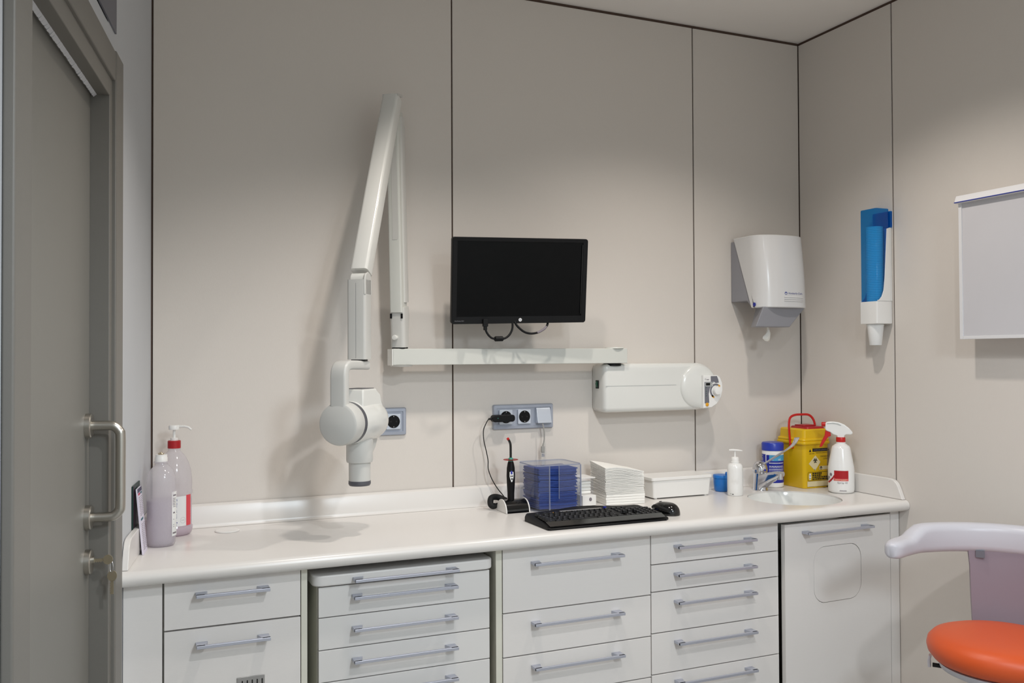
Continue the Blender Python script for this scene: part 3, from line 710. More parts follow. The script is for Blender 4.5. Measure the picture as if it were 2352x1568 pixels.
# head body: barrel with a hood on top
head = part('tube_head', G().revolve(HF(-0.10, 0, ZH), E_, [(0.0, 0.0), (0.03, 0.001), (0.046, 0.008), (0.055, 0.022), (0.0605, 0.045), (0.0615, 0.10), (0.0605, 0.160), (0.0595, 0.1645)], 56, cap=False), 'xwhite', xr, smooth=50)
prof_h = [(-0.079, ZH+0.02), (0.056, ZH+0.02), (0.056, ZH+0.052), (0.038, ZH+0.094), (-0.048, ZH+0.094), (-0.060, ZH+0.075), (-0.072, ZH+0.048)]
part('hood', G().loft([[HF(e, -0.042 if z < ZH+0.07 else -0.032, z) for e, z in prof_h], [HF(e, 0.042 if z < ZH+0.07 else 0.032, z) for e, z in prof_h]]), 'xwhite', head, bevel=0.006, seg=3)
part('hood_window', G().loft([[HF(e, f, ZH+0.0935) for e, f in ((-0.040, -0.026), (0.032, -0.026), (0.032, 0.026), (-0.040, 0.026))], [HF(e, f, ZH+0.0955) for e, f in ((-0.040, -0.026), (0.032, -0.026), (0.032, 0.026), (-0.040, 0.026))]]), 'xgrey', head, smooth=0)
# collimator cone pointing down
cn = part('cone', G().lathe([(0.036, ZH-0.045), (0.0385, ZH-0.055), (0.0385, 1.124), (0.0365, 1.118), (0.0, 1.118)], (HC.x, HC.y, 0), 48, cap=False), 'xlight', xr, smooth=35)
part('cone_tube', G().lathe([(0.0315, 1.119), (0.0312, 1.064), (0.0, 1.064)], (HC.x, HC.y, 0), 48, cap=False), 'xlight', cn, smooth=35)
part('cone_rim', G().lathe([(0.0318, 1.065), (0.0322, 1.056), (0.0295, 1.051), (0.0245, 1.051), (0.0245, 1.06)], (HC.x, HC.y, 0), 48, cap=False), 'xgrey', cn, smooth=30)
fin = [(-0.010, ZH-0.02), (-0.088, ZH-0.03), (-0.085, ZH-0.062), (-0.072, ZH-0.083), (-0.045, ZH-0.107), (-0.020, ZH-0.118), (-0.010, ZH-0.118)]
part('rear_fairing', G().loft([[HF(e, -0.017, z) for e, z in fin], [HF(e, 0.017, z) for e, z in fin]]), 'xlight', head, bevel=0.008, seg=3)

# ================================================================ towel dispenser in the corner
td = thing('towel_dispenser', 'white curved centrefeed paper towel dispenser on the back wall by the corner', 'towel dispenser', (2.265, 0, 1.52))
X0, X1, ZD0, ZD1 = 2.146, 2.384, 1.603, 1.884
part('back_housing', G().prism([(0.0-0.001, 1.632), (-0.001, 1.872), (-0.05, 1.872), (-0.155, 1.61), (-0.12, 1.61), (-0.1, 1.632)], 'yz', X0+0.003, X1-0.003), 'dispgrey', td, bevel=0.003)
def dplan(z, ins=0.0):
    k = (ZD1-z)/(ZD1-ZD0); yb = -0.022-0.108*k; yf = -0.185-0.022*math.sin(k*PI*0.5)
    q = [(X0+ins, yb), (X0+ins, yb-0.02)]
    n_ = 18
    for i in range(n_+1):
        a = PI+PI*i/n_
        cx = (X0+X1)/2; rx = (X1-X0)/2-ins
        ca, sa = math.cos(a), math.sin(a)
        ex = lambda v, p: math.copysign(abs(v)**p, v)
        ym = min(yf+0.07, yb-0.012)
        q.append((cx+rx*ex(ca, 0.75), ym+(ym-yf-ins)*ex(sa, 0.9)))
    q += [(X1-ins, yb-0.02), (X1-ins, yb)]
    return [(x, y, z) for x, y in q]
zs = [ZD0, ZD0+0.003]+[ZD0+0.003+(ZD1-0.01-ZD0)*i/10 for i in range(1, 11)]+[ZD1-0.003, ZD1]
part('cover', G().loft([dplan(z, 0.003 if z in (ZD0, ZD1) else 0.0) for z in zs]), 'disp', td, smooth=40)
part('lock_button', G().revolve((X0-0.0005, -0.149, 1.616), (-1, 0, 0), [(0.0075, 0), (0.0075, 0.002)], 20), 'blue', td, smooth=0)
fz = 1.529
fu = [[(2.118, -0.065, 1.606), (2.36, -0.065, 1.606), (2.36, -0.185, 1.606), (2.118, -0.185, 1.606)], [(2.122, -0.07, fz), (2.285, -0.07, fz), (2.285, -0.172, fz), (2.122, -0.172, fz)]]
fu = [[(2.19, -0.10, 1.606), (2.36, -0.10, 1.606), (2.36, -0.188, 1.606), (2.156, -0.188, 1.606)], [(2.165, -0.10, fz), (2.292, -0.10, fz), (2.292, -0.176, fz), (2.128, -0.176, fz)]]
part('outlet_funnel', G().loft(fu), 'dispgrey', td, bevel=0.004)
g = G(); rings = []
for i in range(7):
    z = 1.531-i*0.009; rr = [0.004, 0.0045, 0.006, 0.010, 0.014, 0.0155, 0.011][i]
    rings.append([(2.222+0.004*math.sin(i)+rr*(1+0.35*math.sin(3*a+i))*math.cos(a), -0.13+0.6*rr*(1+0.3*math.cos(2*a+i))*math.sin(a), z-0.003*math.sin(2*a)) for a in [2*PI*j/14 for j in range(14)]])
part('paper_end', G().loft(rings), 'paper', td, smooth=30)
# print and louvres follow the curved front
def dfront(x, z):
    r = dplan(z); best = None
    for i in range(2, len(r)-2):
        a, b = r[i], r[i+1]
        if (a[0]-x)*(b[0]-x) <= 0 and abs(b[0]-a[0]) > 1e-9:
            t = (x-a[0])/(b[0]-a[0]); y = a[1]+(b[1]-a[1])*t
            best = y if best is None else min(best, y)
    return best if best is not None else -0.1
g = G(); v, f, wd = text2d('Kimberly-Clark')
L0, LW = 2.262, 0.074
g.add([(L0+x/wd*LW, dfront(L0+x/wd*LW, 1.6575)-0.0006, 1.6545+y/0.7*0.0072) for x, y in v], f)
part('brand_letters', g, 'printblue', td, smooth=0)
g = G(); a0 = 2.2495
ro = [(a0+0.0062*math.cos(2*PI*i/20), 0.0058*math.sin(2*PI*i/20)) for i in range(20)]; ri = [(a0+0.0042*math.cos(2*PI*i/20), -0.0008+0.0034*math.sin(2*PI*i/20)) for i in range(20)]
g.add([(x, dfront(x, 1.6575)-0.0006, 1.6575+z) for x, z in ro+ri], [(i, (i+1) % 20, 20+(i+1) % 20, 20+i) for i in range(20)])
part('brand_mark', g, 'printblue', td, smooth=0)
for z in (1.643, 1.636, 1.629):
    g = G(); pv = []
    n_ = 8
    for i in range(n_+1):
        x = 2.241+0.097*i/n_; y = dfront(x, z)
        pv.append([(x, y+0.001, z-0.0022), (x, y-0.0022, z-0.0010), (x, y-0.0006, z+0.0022), (x, y+0.001, z+0.0024)])
    part('louvre', G().loft(pv), 'disp', td, smooth=0)

# ================================================================ cup dispenser on the right wall
cu = thing('cup_dispenser', 'wall cup dispenser with clear blue tube over a white holder', 'cup dispenser', (2.5, -0.445, 1.53))
CX, CY = 2.4565, -0.445
part('back_plate', G().box(2.489, 2.499, -0.486, -0.404, 1.6155, 1.885), 'whitegloss', cu, bevel=0.002)
side = [(2.4895, 1.885), (2.474, 1.88), (2.462, 1.70), (2.456, 1.655), (2.446, 1.632), (2.434, 1.620), (2.426, 1.619), (2.426, 1.6155), (2.4885, 1.6155)]
for y0 in (-0.4872, -0.4062):
    part('side_cheek', G().prism(side, 'xz', y0, y0+0.0035), 'whitegloss', cu, bevel=0.001, seg=1)
out = [(a, b) for a, b in rrect(2.4225, 2.499, -0.4865, -0.4035, 0.006, 4)]; inn = [(a, b) for a, b in rrect(2.4255, 2.4955, -0.4835, -0.4065, 0.005, 4)]
R = lambda q, z: [(a, b, z) for a, b in q]
part('holder_cup', G().loft([R(inn, 1.615), R(out, 1.615), R(out, 1.535), R(inn, 1.533)], cap=False).add(R(inn, 1.535), []), 'whitegloss', cu, smooth=30)
g = G(); ring_o = []; ring_i = []; m_ = 48
for i in range(m_):
    an = 2*PI*i/m_; ca, sa = math.cos(an), math.sin(an)
    t_ = min(abs(((2.4955 if ca > 0 else 2.4255)-CX)/ca) if abs(ca) > 1e-6 else 9, 0.0385/abs(sa) if abs(sa) > 1e-6 else 9)
    t_ = max(t_, 0.0315)
    ring_o.append((CX+t_*ca, CY+t_*sa, 1.533)); ring_i.append((CX+0.0309*ca, CY+0.0309*sa, 1.533))
part('holder_floor', g.add(ring_o+ring_i, [(i, (i+1) % m_, m_+(i+1) % m_, m_+i) for i in range(m_)]), 'whitegloss', cu, smooth=0)
tb = [(a, b) for a, b in rrect(2.4245, 2.4885, -0.4845, -0.4075, 0.006, 4)]; tbi = [(a, b) for a, b in rrect(2.4265, 2.4865, -0.4825, -0.4095, 0.004, 4)]
part('tube_cover', G().loft([R(tb, 1.612), R(tb, 1.950), R([(CX+(a-CX)*0.97, CY+(b-CY)*0.97) for a, b in tb], 1.9535)], cap=False).add(R([(CX+(a-CX)*0.97, CY+(b-CY)*0.97) for a, b in tb], 1.9535), [tuple(range(len(tb)))]), 'bluetube', cu, smooth=30)
part('top_cap', G().loft([R(rrect(2.4895, 2.499, -0.4885, -0.4035, 0.002, 3), 1.887), R(rrect(2.4895, 2.499, -0.4885, -0.4035, 0.002, 3), 1.945)]), 'bluetube', cu, smooth=30)
cupm = [(0.0203, 0.0), (0.0212, 0.001), (0.0288, 0.0708), (0.0300, 0.0712), (0.0301, 0.0735), (0.0291, 0.0742), (0.02875, 0.0735), (0.0213, 0.0030), (0.0, 0.0028)]
c0 = None
for i in range(58):
    z = 1.456+i*0.0063
    if z+0.0745 > 1.905: break
    if c0 is None:
        c0 = solo('plastic_cup', G().lathe(cupm, (CX, CY, z), 30, cap=False), 'cupwhite', 'lowest white plastic cup sticking out under the cup dispenser', 'cup', (CX, CY, z), group='cups stacked in the dispenser', smooth=40)
    else:
        c_ = copy_tree(c0, loc=(CX, CY, z), label='white plastic cup in the stack behind the blue dispenser tube')

# ================================================================ framed panel on the right wall
bd = thing('notice_panel', 'light grey framed panel with blue-lined top rail on the right wall', 'wall panel', (2.5, -1.15, 1.47))
BY0, BY1 = -1.46, -0.834
part('panel', G().box(2.4255, 2.437, BY0, BY1, 1.476, 1.912), 'board', bd, smooth=0)
part('frame', G().box(2.422, 2.440, BY1-0.012, BY1, 1.470, 1.915), 'boardframe', bd, bevel=0.001, seg=1)
part('frame', G().box(2.422, 2.440, BY0, BY0+0.012, 1.470, 1.915), 'boardframe', bd, bevel=0.001, seg=1)
part('frame', G().box(2.422, 2.440, BY0+0.012, BY1-0.012, 1.470, 1.480), 'boardframe', bd, bevel=0.001, seg=1)
tr_ = part('top_rail', G().prism([(2.410, 1.916), (2.418, 1.937), (2.445, 1.937), (2.445, 1.912), (2.414, 1.912)], 'xz', BY0-0.004, BY1+0.005), 'boardframe', bd, bevel=0.001, seg=1)
part('blue_line', G().box(2.4092, 2.4115, BY0-0.004, BY1+0.005, 1.9135, 1.9165), 'printblue', tr_, smooth=0)
part('body', G().box(2.441, 2.499, BY0+0.01, BY1-0.006, 1.478, 1.925), 'boardframe', bd, smooth=0)

# ================================================================ things on the worktop
def cang(c): return math.atan2(CAM.y-c[1], CAM.x-c[0])
T = ZT+0.0006

# ---- big pump bottle, pink liquid
c = (0.063, -0.092); pb = thing('pump_bottle', 'large translucent bottle of pink liquid with red collar and white pump', 'bottle', (c[0], c[1], T))
body = [(0.0, 0.0), (0.040, 0.0), (0.048, 0.004), (0.0515, 0.014), (0.052, 0.024), (0.0495, 0.028), (0.0495, 0.118), (0.0515, 0.122), (0.0520, 0.126), (0.0500, 0.131), (0.0505, 0.150), (0.0500, 0.165), (0.0470, 0.190), (0.0405, 0.212), (0.0300, 0.232), (0.0200, 0.243), (0.0175, 0.246), (0.0175, 0.256)]
part('body', G().lathe([(r, z) for r, z in body], (c[0], c[1], T), 48, cap=False), 'bottleplastic', pb, smooth=50)
liq = [(0.0, 0.001), (0.039, 0.001), (0.047, 0.005), (0.0505, 0.0145), (0.051, 0.024), (0.0485, 0.028), (0.0485, 0.104), (0.0, 0.104)]
part('liquid', G().lathe(liq, (c[0], c[1], T), 48, cap=False), 'pinkliquid', pb, smooth=50)
part('collar', G().lathe([(0.0, 0.254), (0.0185, 0.254), (0.0185, 0.275), (0.0170, 0.2765), (0.0, 0.2765)], (c[0], c[1], T), 28, cap=False), 'darkred', pb, smooth=35)
pm = part('pump_stem', G().lathe([(0.011, 0.2765), (0.011, 0.284), (0.004, 0.285), (0.004, 0.310)], (c[0], c[1], T), 20), 'white', pb, smooth=35)
g = G().lathe([(0.0, 0.309), (0.0155, 0.309), (0.0160, 0.318), (0.014, 0.3215), (0.0, 0.3225)], (c[0], c[1], T), 26, cap=False)
nz = Vector((0.93, -0.37, 0))
b0 = Vector((c[0], c[1], T))
g.tube([b0+nz*0.012+Vector((0, 0, 0.3175)), b0+nz*0.03+Vector((0, 0, 0.318)), b0+nz*0.042+Vector((0, 0, 0.315)), b0+nz*0.050+Vector((0, 0, 0.308))], [0.0042, 0.0038, 0.0035, 0.003], 12)
part('pump_head', g, 'white', pm, smooth=40)
a = cang(c); fn = cylmap(c, 0.0500)
lb = part('label', patch(fn, a-0.35, a+0.98, T+0.030, T+0.117), 'label', pb, smooth=60)
part('label_stripe', patch(cylmap(c, 0.0504), a+0.72, a+1.12, T+0.030, T+0.119), 'printpink', lb, smooth=60)
g = G(); f2 = cylmap(c, 0.0504)
for z, n_, wd_ in ((0.108, 2, 0.16), (0.097, 4, 0.15), (0.078, 3, 0.13), (0.064, 4, 0.15)):
    for i in range(n_): patch(f2, a+0.02, a+0.02+wd_*(0.8+0.2*random.random()), T+z-i*0.0035, T+z-i*0.0035+0.0018, 3, g=g)
patch(f2, a+0.02, a+0.18, T+0.040, T+0.0425, 3, g=g); patch(f2, a+0.02, a+0.14, T+0.034, T+0.0365, 3, g=g)
part('label_print', g, 'printblue', lb, smooth=0)
g = G(); cc_ = a+0.50; zc_ = T+0.047
for i in range(26):
    t = 2*PI*i/26
    if i % 2 == 0: patch(f2, cc_+0.15*math.cos(t)-0.012, cc_+0.15*math.cos(t)+0.012, zc_+0.0085*math.sin(t)-0.0006, zc_+0.0085*math.sin(t)+0.0006, 1, g=g)
for s in (-0.05, 0.05): patch(f2, cc_+s-0.014, cc_+s+0.014, zc_-0.001, zc_+0.0012, 1, g=g)
part('label_seal', g, 'printgrey', lb, smooth=0)

# ---- smaller squirt bottle in front
c = (0.0225, -0.243); sb = thing('refill_bottle', 'slim translucent bottle half full of violet liquid in front of the pump bottle', 'bottle', (c[0], c[1], T))
def sq(r, z, k=0.86):
    q = []
    for i in range(40):
        an = 2*PI*i/40+0.3; e = k if r > 0.03 else 1.0
        ca, sa = math.cos(an), math.sin(an)
        q.append((c[0]+r*math.copysign(abs(ca)**e, ca), c[1]+r*math.copysign(abs(sa)**e, sa), T+z))
    return q
bp = [(0.020, 0.006), (0.030, 0.001), (0.0345, 0.003), (0.0375, 0.010), (0.0380, 0.03), (0.0378, 0.105), (0.0385, 0.115), (0.0385, 0.175), (0.0370, 0.192), (0.0315, 0.207), (0.0225, 0.218), (0.0165, 0.223), (0.0160, 0.232)]
part('body', G().loft([sq(r, z) for r, z in bp]), 'bottleplastic', sb, smooth=55)
part('liquid', G().loft([sq(r-0.0013, z) for r, z in ((0.030, 0.004), (0.036, 0.010), (0.038, 0.03), (0.0378, 0.105), (0.0383, 0.128))]), 'violetliquid', sb, smooth=55)
part('neck_flange', G().lathe([(0.0165, 0.229), (0.0205, 0.230), (0.0205, 0.2325), (0.0165, 0.233)], (c[0], c[1], T), 30), 'bottleplastic', sb, smooth=40)
part('cap', G().lathe([(0.0165, 0.233), (0.0165, 0.243), (0.0155, 0.245), (0.0155, 0.252), (0.0, 0.252)], (c[0], c[1], T), 30, cap=False), 'white', sb, smooth=35)
g = G().lathe([(0.006, 0.2515), (0.0075, 0.254), (0.004, 0.257), (0.003, 0.2585)], (c[0]-0.001, c[1], T), 14)
for i in range(5):
    an = 2*PI*i/5; g.tube([(c[0]-0.001+0.003*math.cos(an), c[1]+0.003*math.sin(an), T+0.252), (c[0]-0.001+0.0085*math.cos(an), c[1]+0.0085*math.sin(an), T+0.2555)], 0.0013, 6)
part('nozzle', g, 'brass', sb, smooth=40)
a = cang(c)
fl = lambda an, z: (c[0]+0.0402*math.cos(an), c[1]+0.0402*math.sin(an), z)
lb = part('label', patch(fl, a+0.75, a+1.38, T+0.028, T+0.150), 'label', sb, smooth=60)
g = G(); fl2 = lambda an, z: (c[0]+0.0405*math.cos(an), c[1]+0.0405*math.sin(an), z)
patch(fl2, a+0.86, a+1.05, T+0.090, T+0.094, 3, g=g); patch(fl2, a+0.82, a+1.25, T+0.034, T+0.0385, 3, g=g); patch(fl2, a+0.86, a+1.22, T+0.138, T+0.142, 3, g=g)
for i in range(6): patch(fl2, a+0.84, a+1.16, T+0.108+i*0.0045, T+0.1095+i*0.0045, 3, g=g)
for z in (0.053, 0.058, 0.073): patch(fl2, a+0.88, a+0.95, T+z, T+z+0.0018, 2, g=g)
part('label_print', g, 'printgrey', lb, smooth=0)

# ---- brochures leaning on the end upstand
def curled(x_off, y0, y1, z0, z1, lean, curl, thick, n_=10):
    """sheet standing on the worktop, leaning to the door wall; its top curls towards the room"""
    A = []; B = []
    for i in range(n_+1):
        t = i/n_; z = z0+(z1-z0)*t
        off = x_off-lean*t+curl*max(0, t-0.55)**2
        A.append((off, z)); B.append((off+thick, z))
    ring = [A[0]]+A[1:]+B[::-1]
    mk = lambda u: [tuple(LM @ Vector((u, w_, z))) for w_, z in ring]
    return mk
mk = curled(0.0185, 0, 0, 0, 0, 0, 0, 0)
g = G().loft([[tuple(LM @ Vector((u, w_, z))) for w_, z in [(0.0008, 0.972), (0.0008, 1.084), (0.0045, 1.084), (0.0045, 0.972)]] for u in (0.25, 0.372)])
bk = thing('booklet', 'dark green booklet propped flat on the door wall behind the leaflet', 'booklet', LM @ Vector((0.27, 0.008, 0.971)))
part('cover', g, 'booklet', bk, smooth=0)
part('spine', G().loft([[tuple(LM @ Vector((u, w_, z))) for w_, z in [(0.0046, 0.973), (0.0046, 1.083), (0.0052, 1.083), (0.0052, 0.973)]] for u in (0.352, 0.362)]), 'bookplum', bk, smooth=0)
lf = thing('leaflet', 'pale folded leaflet with navy top edge leaning beside the violet bottle', 'leaflet', LM @ Vector((0.29, 0.03, T)))
def sheet(u, t, off): # point on the leaning sheet, t from foot to head
    return tuple(LM @ Vector((u, 0.0245-0.0165*t+off, T+0.176*t)))
n_ = 10
def sheetgeo(u0, u1, t0, t1, o0, o1):
    rings = []
    for u in (u0, u1):
        rings.append([sheet(u, t0+(t1-t0)*i/n_, o0) for i in range(n_+1)]+[sheet(u, t0+(t1-t0)*i/n_, o1) for i in range(n_, -1, -1)])
    return G().loft(rings)
part('pages', sheetgeo(0.284, 0.356, 0, 0.985, 0, 0.004), 'leaflet', lf, smooth=30)
part('top_band', sheetgeo(0.284, 0.356, 0.925, 0.985, 0.0041, 0.0044), 'navy', lf, smooth=30)
part('heading', sheetgeo(0.318, 0.350, 0.885, 0.915, 0.0041, 0.0044), 'crimson', lf, smooth=0)
part('heading', sheetgeo(0.288, 0.312, 0.885, 0.915, 0.0041, 0.0044), 'petrol', lf, smooth=0)
part('heading', sheetgeo(0.305, 0.345, 0.50, 0.53, 0.0041, 0.0044), 'petrol', lf, smooth=0)
g = G()
for i in range(30):
    t0 = 0.06+i*0.027
    if abs(t0-0.5) < 0.05: continue
    for u0 in (0.320, 0.288): 
        q = sheetgeo(u0, u0+0.020+random.random()*0.006, t0, t0+0.008, 0.0041, 0.0043); g.add(q.v, q.f)
part('text_lines', g, 'printgrey', lf, smooth=0)['kind'] = 'stuff'

# ---- curing light on its charging base
cl = thing('curing_light', 'black curing light pen with red shield standing in its charging base', 'curing light', (1.131, -0.152, T))
bx0, bx1, by = 1.0905, 1.1695, -0.155
half = lambda r, h_: [(by+r*math.cos(PI*i/18), T+h_*math.sin(PI*i/18)) for i in range(19)]
part('base', G().prism(half(0.0405, 0.0405), 'yz', bx0, bx1), 'blackgloss', cl, smooth=40)
for x0, x1 in ((bx0-0.004, bx0), (bx1, bx1+0.004)):
    part('end_plate', G().prism(half(0.0425, 0.0425), 'yz', x0, x1), 'white', cl, bevel=0.001)
part('base_foot', G().box(bx0-0.003, bx1+0.003, by-0.04, by+0.04, T-0.0004, T+0.002), 'rubber', cl, smooth=0)
px, py = 1.121, -0.155
part('pen', G().lathe([(0.0, 0.025), (0.0105, 0.03), (0.0115, 0.04), (0.0118, 0.06), (0.0135, 0.09), (0.0145, 0.12), (0.0135, 0.145), (0.011, 0.160), (0.009, 0.167), (0.0, 0.167)], (px, py, T), 28, cap=False), 'black', cl, smooth=50)
ca_ = cang((px, py)); RR = lambda z: 0.0149 if z < 0.137 else 0.0146
fp = lambda an, z: (px+(0.0150-0.9*max(0, z-T-0.122)**2*9-max(0, T+0.108-z)*0.045)*math.cos(an), py+(0.0150-0.9*max(0, z-T-0.122)**2*9-max(0, T+0.108-z)*0.045)*math.sin(an), z)
g = G(); vv = []; ff = []
zz_ = [0.100+0.0042*i for i in range(13)]
for i, z in enumerate(zz_):
    k = i/12; wd_ = 0.48*min(1, (0.25+k*2.2))*(1.0 if k < 0.92 else 0.8); vv += [fp(ca_+0.22-wd_+2*wd_*j/6, T+z) for j in range(7)]
for i in range(12):
    for j in range(6): ff.append((i*7+j, i*7+j+1, (i+1)*7+j+1, (i+1)*7+j))
fpn = part('face_plate', g.add(vv, ff), 'label', cl, smooth=60)
fq = lambda an, z: tuple(Vector(fp(an, z))+Vector((math.cos(an), math.sin(an), 0))*0.0006)
part('display', patch(fq, ca_-0.02, ca_+0.42, T+0.126, T+0.146, 5, 2), 'blue', fpn, smooth=0)
def fdot(an, z, r):
    q = [fq(an+r/0.015*math.cos(2*PI*i/14), z+r*math.sin(2*PI*i/14)) for i in range(14)]
    return G().add([tuple(Vector(p)+Vector((math.cos(an), math.sin(an), 0))*0.0004) for p in q], [tuple(range(14))])
for an, z, r in ((ca_+0.06, T+0.1195, 0.0022), (ca_+0.42, T+0.1195, 0.0022), (ca_+0.26, T+0.110, 0.0029)):
    part('button', fdot(an, z, r), 'black', fpn, smooth=0)
part('shield', G().lathe([(0.0, 0.1715), (0.0245, 0.1725), (0.0255, 0.1735), (0.0245, 0.1745), (0.0, 0.1750)], (px, py, T), 36, cap=False), 'redshield', cl, smooth=30)
part('shield_clip', G().lathe([(0.0085, 0.1665), (0.0085, 0.1755), (0.0055, 0.180), (0.0, 0.1805)], (px, py, T), 20, cap=False), 'teal', cl, smooth=40)
tip = spline([(px, py, T+0.178), (px, py, T+0.20), (px-0.0005, py, T+0.222), (px-0.004, py-0.001, T+0.233), (px-0.010, py-0.003, T+0.242)], 5)
part('light_guide', G().tube(tip, 0.0042, 14), 'blackgloss', cl, smooth=60)
dv = (tip[-1]-tip[-3]).normalized()
part('guide_tip', G().cyl(tip[-1]-dv*0.0004, tip[-1]+dv*0.0045, 0.0046, n=16), 'red', cl, smooth=40)
part('cord_bundle', G().tube(spline([(1.128, -0.105, T+0.026), (1.098, -0.095, T+0.040), (1.073, -0.1, T+0.040), (1.066, -0.108, T+0.022), (1.075, -0.11, T+0.0135), (1.095, -0.105, T+0.016)], 6), [0.004]+[0.0105]*26+[0.008]*3+[0.004], 10), 'rubber', cl, smooth=60)

# ---- clear bib box
bb = thing('bib_box', 'clear acrylic box with slotted front and lid holding blue bibs', 'acrylic box', (1.27, -0.14, T))
x0, x1, y0, y1, zt_ = 1.188, 1.356, -0.216, -0.070, T+0.152
def pl(name, g, m='acrylic'): return part(name, g, m, bb, smooth=0)
lft = rrect(x0, x1, y0, y1, 0.022, 6)
th = 0.0022
pl('back_wall', G().box(x0+0.004, x1, y1-th, y1, T+th, zt_))
pl('side_wall', G().box(x1-th, x1, y0+0.003, y1-th, T+th, zt_))
# left side sweeps round into the front
arc = [(x0, y1-th)]+[(x0+0.024+0.024*math.cos(math.radians(180+90*i/8)), y0+0.024+0.024*math.sin(math.radians(180+90*i/8))) for i in range(9)]+[(1.2365, y0)]
arci = [(1.2365, y0+th)]+[(x0+0.024+(0.024-th)*math.cos(math.radians(270-90*i/8)), y0+0.024+(0.024-th)*math.sin(math.radians(270-90*i/8))) for i in range(9)]+[(x0+th, y1-th)]
part('curved_wall', G().prism(arc+arci, 'xy', T+th, zt_), 'acrylic', bb, smooth=40)
slot = [(1.2365, T+th), (1.2365, T+0.030), (1.262, T+0.030), (1.267, T+0.032), (1.271, T+0.037), (1.2725, T+0.044), (1.2725, zt_), (x1-th, zt_), (x1-th, T+th)]
pl('front_wall', G().prism(slot, 'xz', y0, y0+th))
pl('floor_plate', G().prism(lft, 'xy', T, T+th))
for xa, xb in ((1.2355, 1.2385), (x1-0.003, x1+0.0005)): pl('wall_edge', G().box(xa, xb, y0-0.0008, y0+0.003, T+0.001, zt_), 'acrylicedge')
pl('slot_edge', G().box(1.2715, 1.2728, y0-0.0004, y0+0.0025, T+0.04, zt_), 'acrylicedge')
lid_o = rrect(x0-0.004, x1+0.004, y0-0.004, y1+0.003, 0.024, 6)
ld = part('lid', G().prism(lid_o, 'xy', zt_, zt_+0.003), 'acrylic', bb, smooth=0)
rim = [[(a, b, z) for a, b in q] for q, z in ((lid_o, zt_-0.0002), (lid_o, zt_+0.0032), (rrect(x0-0.0025, x1+0.0025, y0-0.0025, y1+0.0015, 0.023, 6), zt_+0.0032), (rrect(x0-0.0025, x1+0.0025, y0-0.0025, y1+0.0015, 0.023, 6), zt_-0.0002))]
part('lid_rim', G().loft(rim, closed=True), 'acrylicedge', ld, smooth=0)
# folded blue bibs
nb = 31; bz_ = [0.0]
for i in range(40): bz_.append(bz_[-1]+random.choice((0.0039, 0.0041, 0.0044, 0.0056)))
zb_ = T+0.004
def bibgeo(seed, amp):
    rnd = random.Random(seed); g = G(); nx, ny = 9, 5; top = []; bot = []
    ph = 1.3; w0 = 0.0695+rnd.random()*0.004
    for j in range(ny+1):
        for i in range(nx+1):
            u = i/nx; v_ = j/ny
            x = -w0+2*w0*u+rnd.uniform(-0.0015, 0.0015); y = -0.064+0.124*v_+rnd.uniform(-0.001, 0.001)
            dz = amp*(math.sin(u*5.2+ph)*0.6+math.sin(u*2.3+v_*2+ph*1.7)*0.5)*0.0022
            top.append((x, y, 0.0034+dz)); bot.append((x, y, dz))
    n1 = (nx+1)*(ny+1)
    f = []
    for j in range(ny):
        for i in range(nx):
            k = j*(nx+1)+i; f.append((k, k+1, k+nx+2, k+nx+1)); f.append((n1+k, n1+k+nx+1, n1+k+nx+2, n1+k+1))
    edge = [i for i in range(nx+1)]+[j*(nx+1)+nx for j in range(1, ny+1)]+[ny*(nx+1)+i for i in range(nx-1, -1, -1)]+[j*(nx+1) for j in range(ny-1, 0, -1)]
    for a_, b_ in zip(edge, edge[1:]+edge[:1]): f.append((a_, n1+a_, n1+b_, b_))
    return g.add(top+bot, f)
protos = []
for i in range(nb):
    loc = (1.2725+random.uniform(-0.003, 0.003), -0.142+random.uniform(-0.002, 0.002), zb_+0.002+bz_[i])
    lab = 'folded blue paper bib in the stack inside the clear box' if i < nb-1 else 'topmost folded blue paper bib in the clear box'
    if i < 5:
        g = bibgeo(i, 0.9); me_o = part('paper_bib', g, 'bib' if i % 2 else 'bibdark', None, smooth=40)
        me_o['label'] = lab; me_o['category'] = 'bib'; me_o['group'] = 'blue bibs in the clear box'; me_o.location = loc; protos.append(me_o)
    else:
        copy_tree(protos[i % 5], loc=loc, rot=(0, 0, random.uniform(-0.02, 0.02)), label=lab)

# ---- small cotton roll dispenser
sd = thing('roll_dispenser', 'small clear dispenser with white base drawer and cotton rolls', 'dispenser', (1.41, -0.13, T))
part('base', G().box(1.384, 1.434, -0.135, -0.085, T, T+0.036), 'white', sd, bevel=0.002)
dw = part('drawer', G().box(1.382, 1.436, -0.176, -0.1355, T+0.001, T+0.037), 'white', sd, bevel=0.002)
part('drawer_emblem', G().prism([(1.413+0.0055*math.cos(2*PI*i/16), T+0.023+0.0065*math.sin(2*PI*i/16)) for i in range(16)], 'xz', -0.1764, -0.1759), 'printgrey', dw, smooth=0)
g = G().box(1.385, 1.3865, -0.162, -0.09, T+0.0375, T+0.094).box(1.4315, 1.433, -0.162, -0.09, T+0.0375, T+0.094).box(1.3865, 1.4315, -0.0915, -0.09, T+0.0375, T+0.094)
part('clear_walls', g, 'acrylic', sd, smooth=0)
part('lid', G().box(1.381, 1.4365, -0.170, -0.086, T+0.0945, T+0.098), 'white', sd, bevel=0.001)
r0 = None
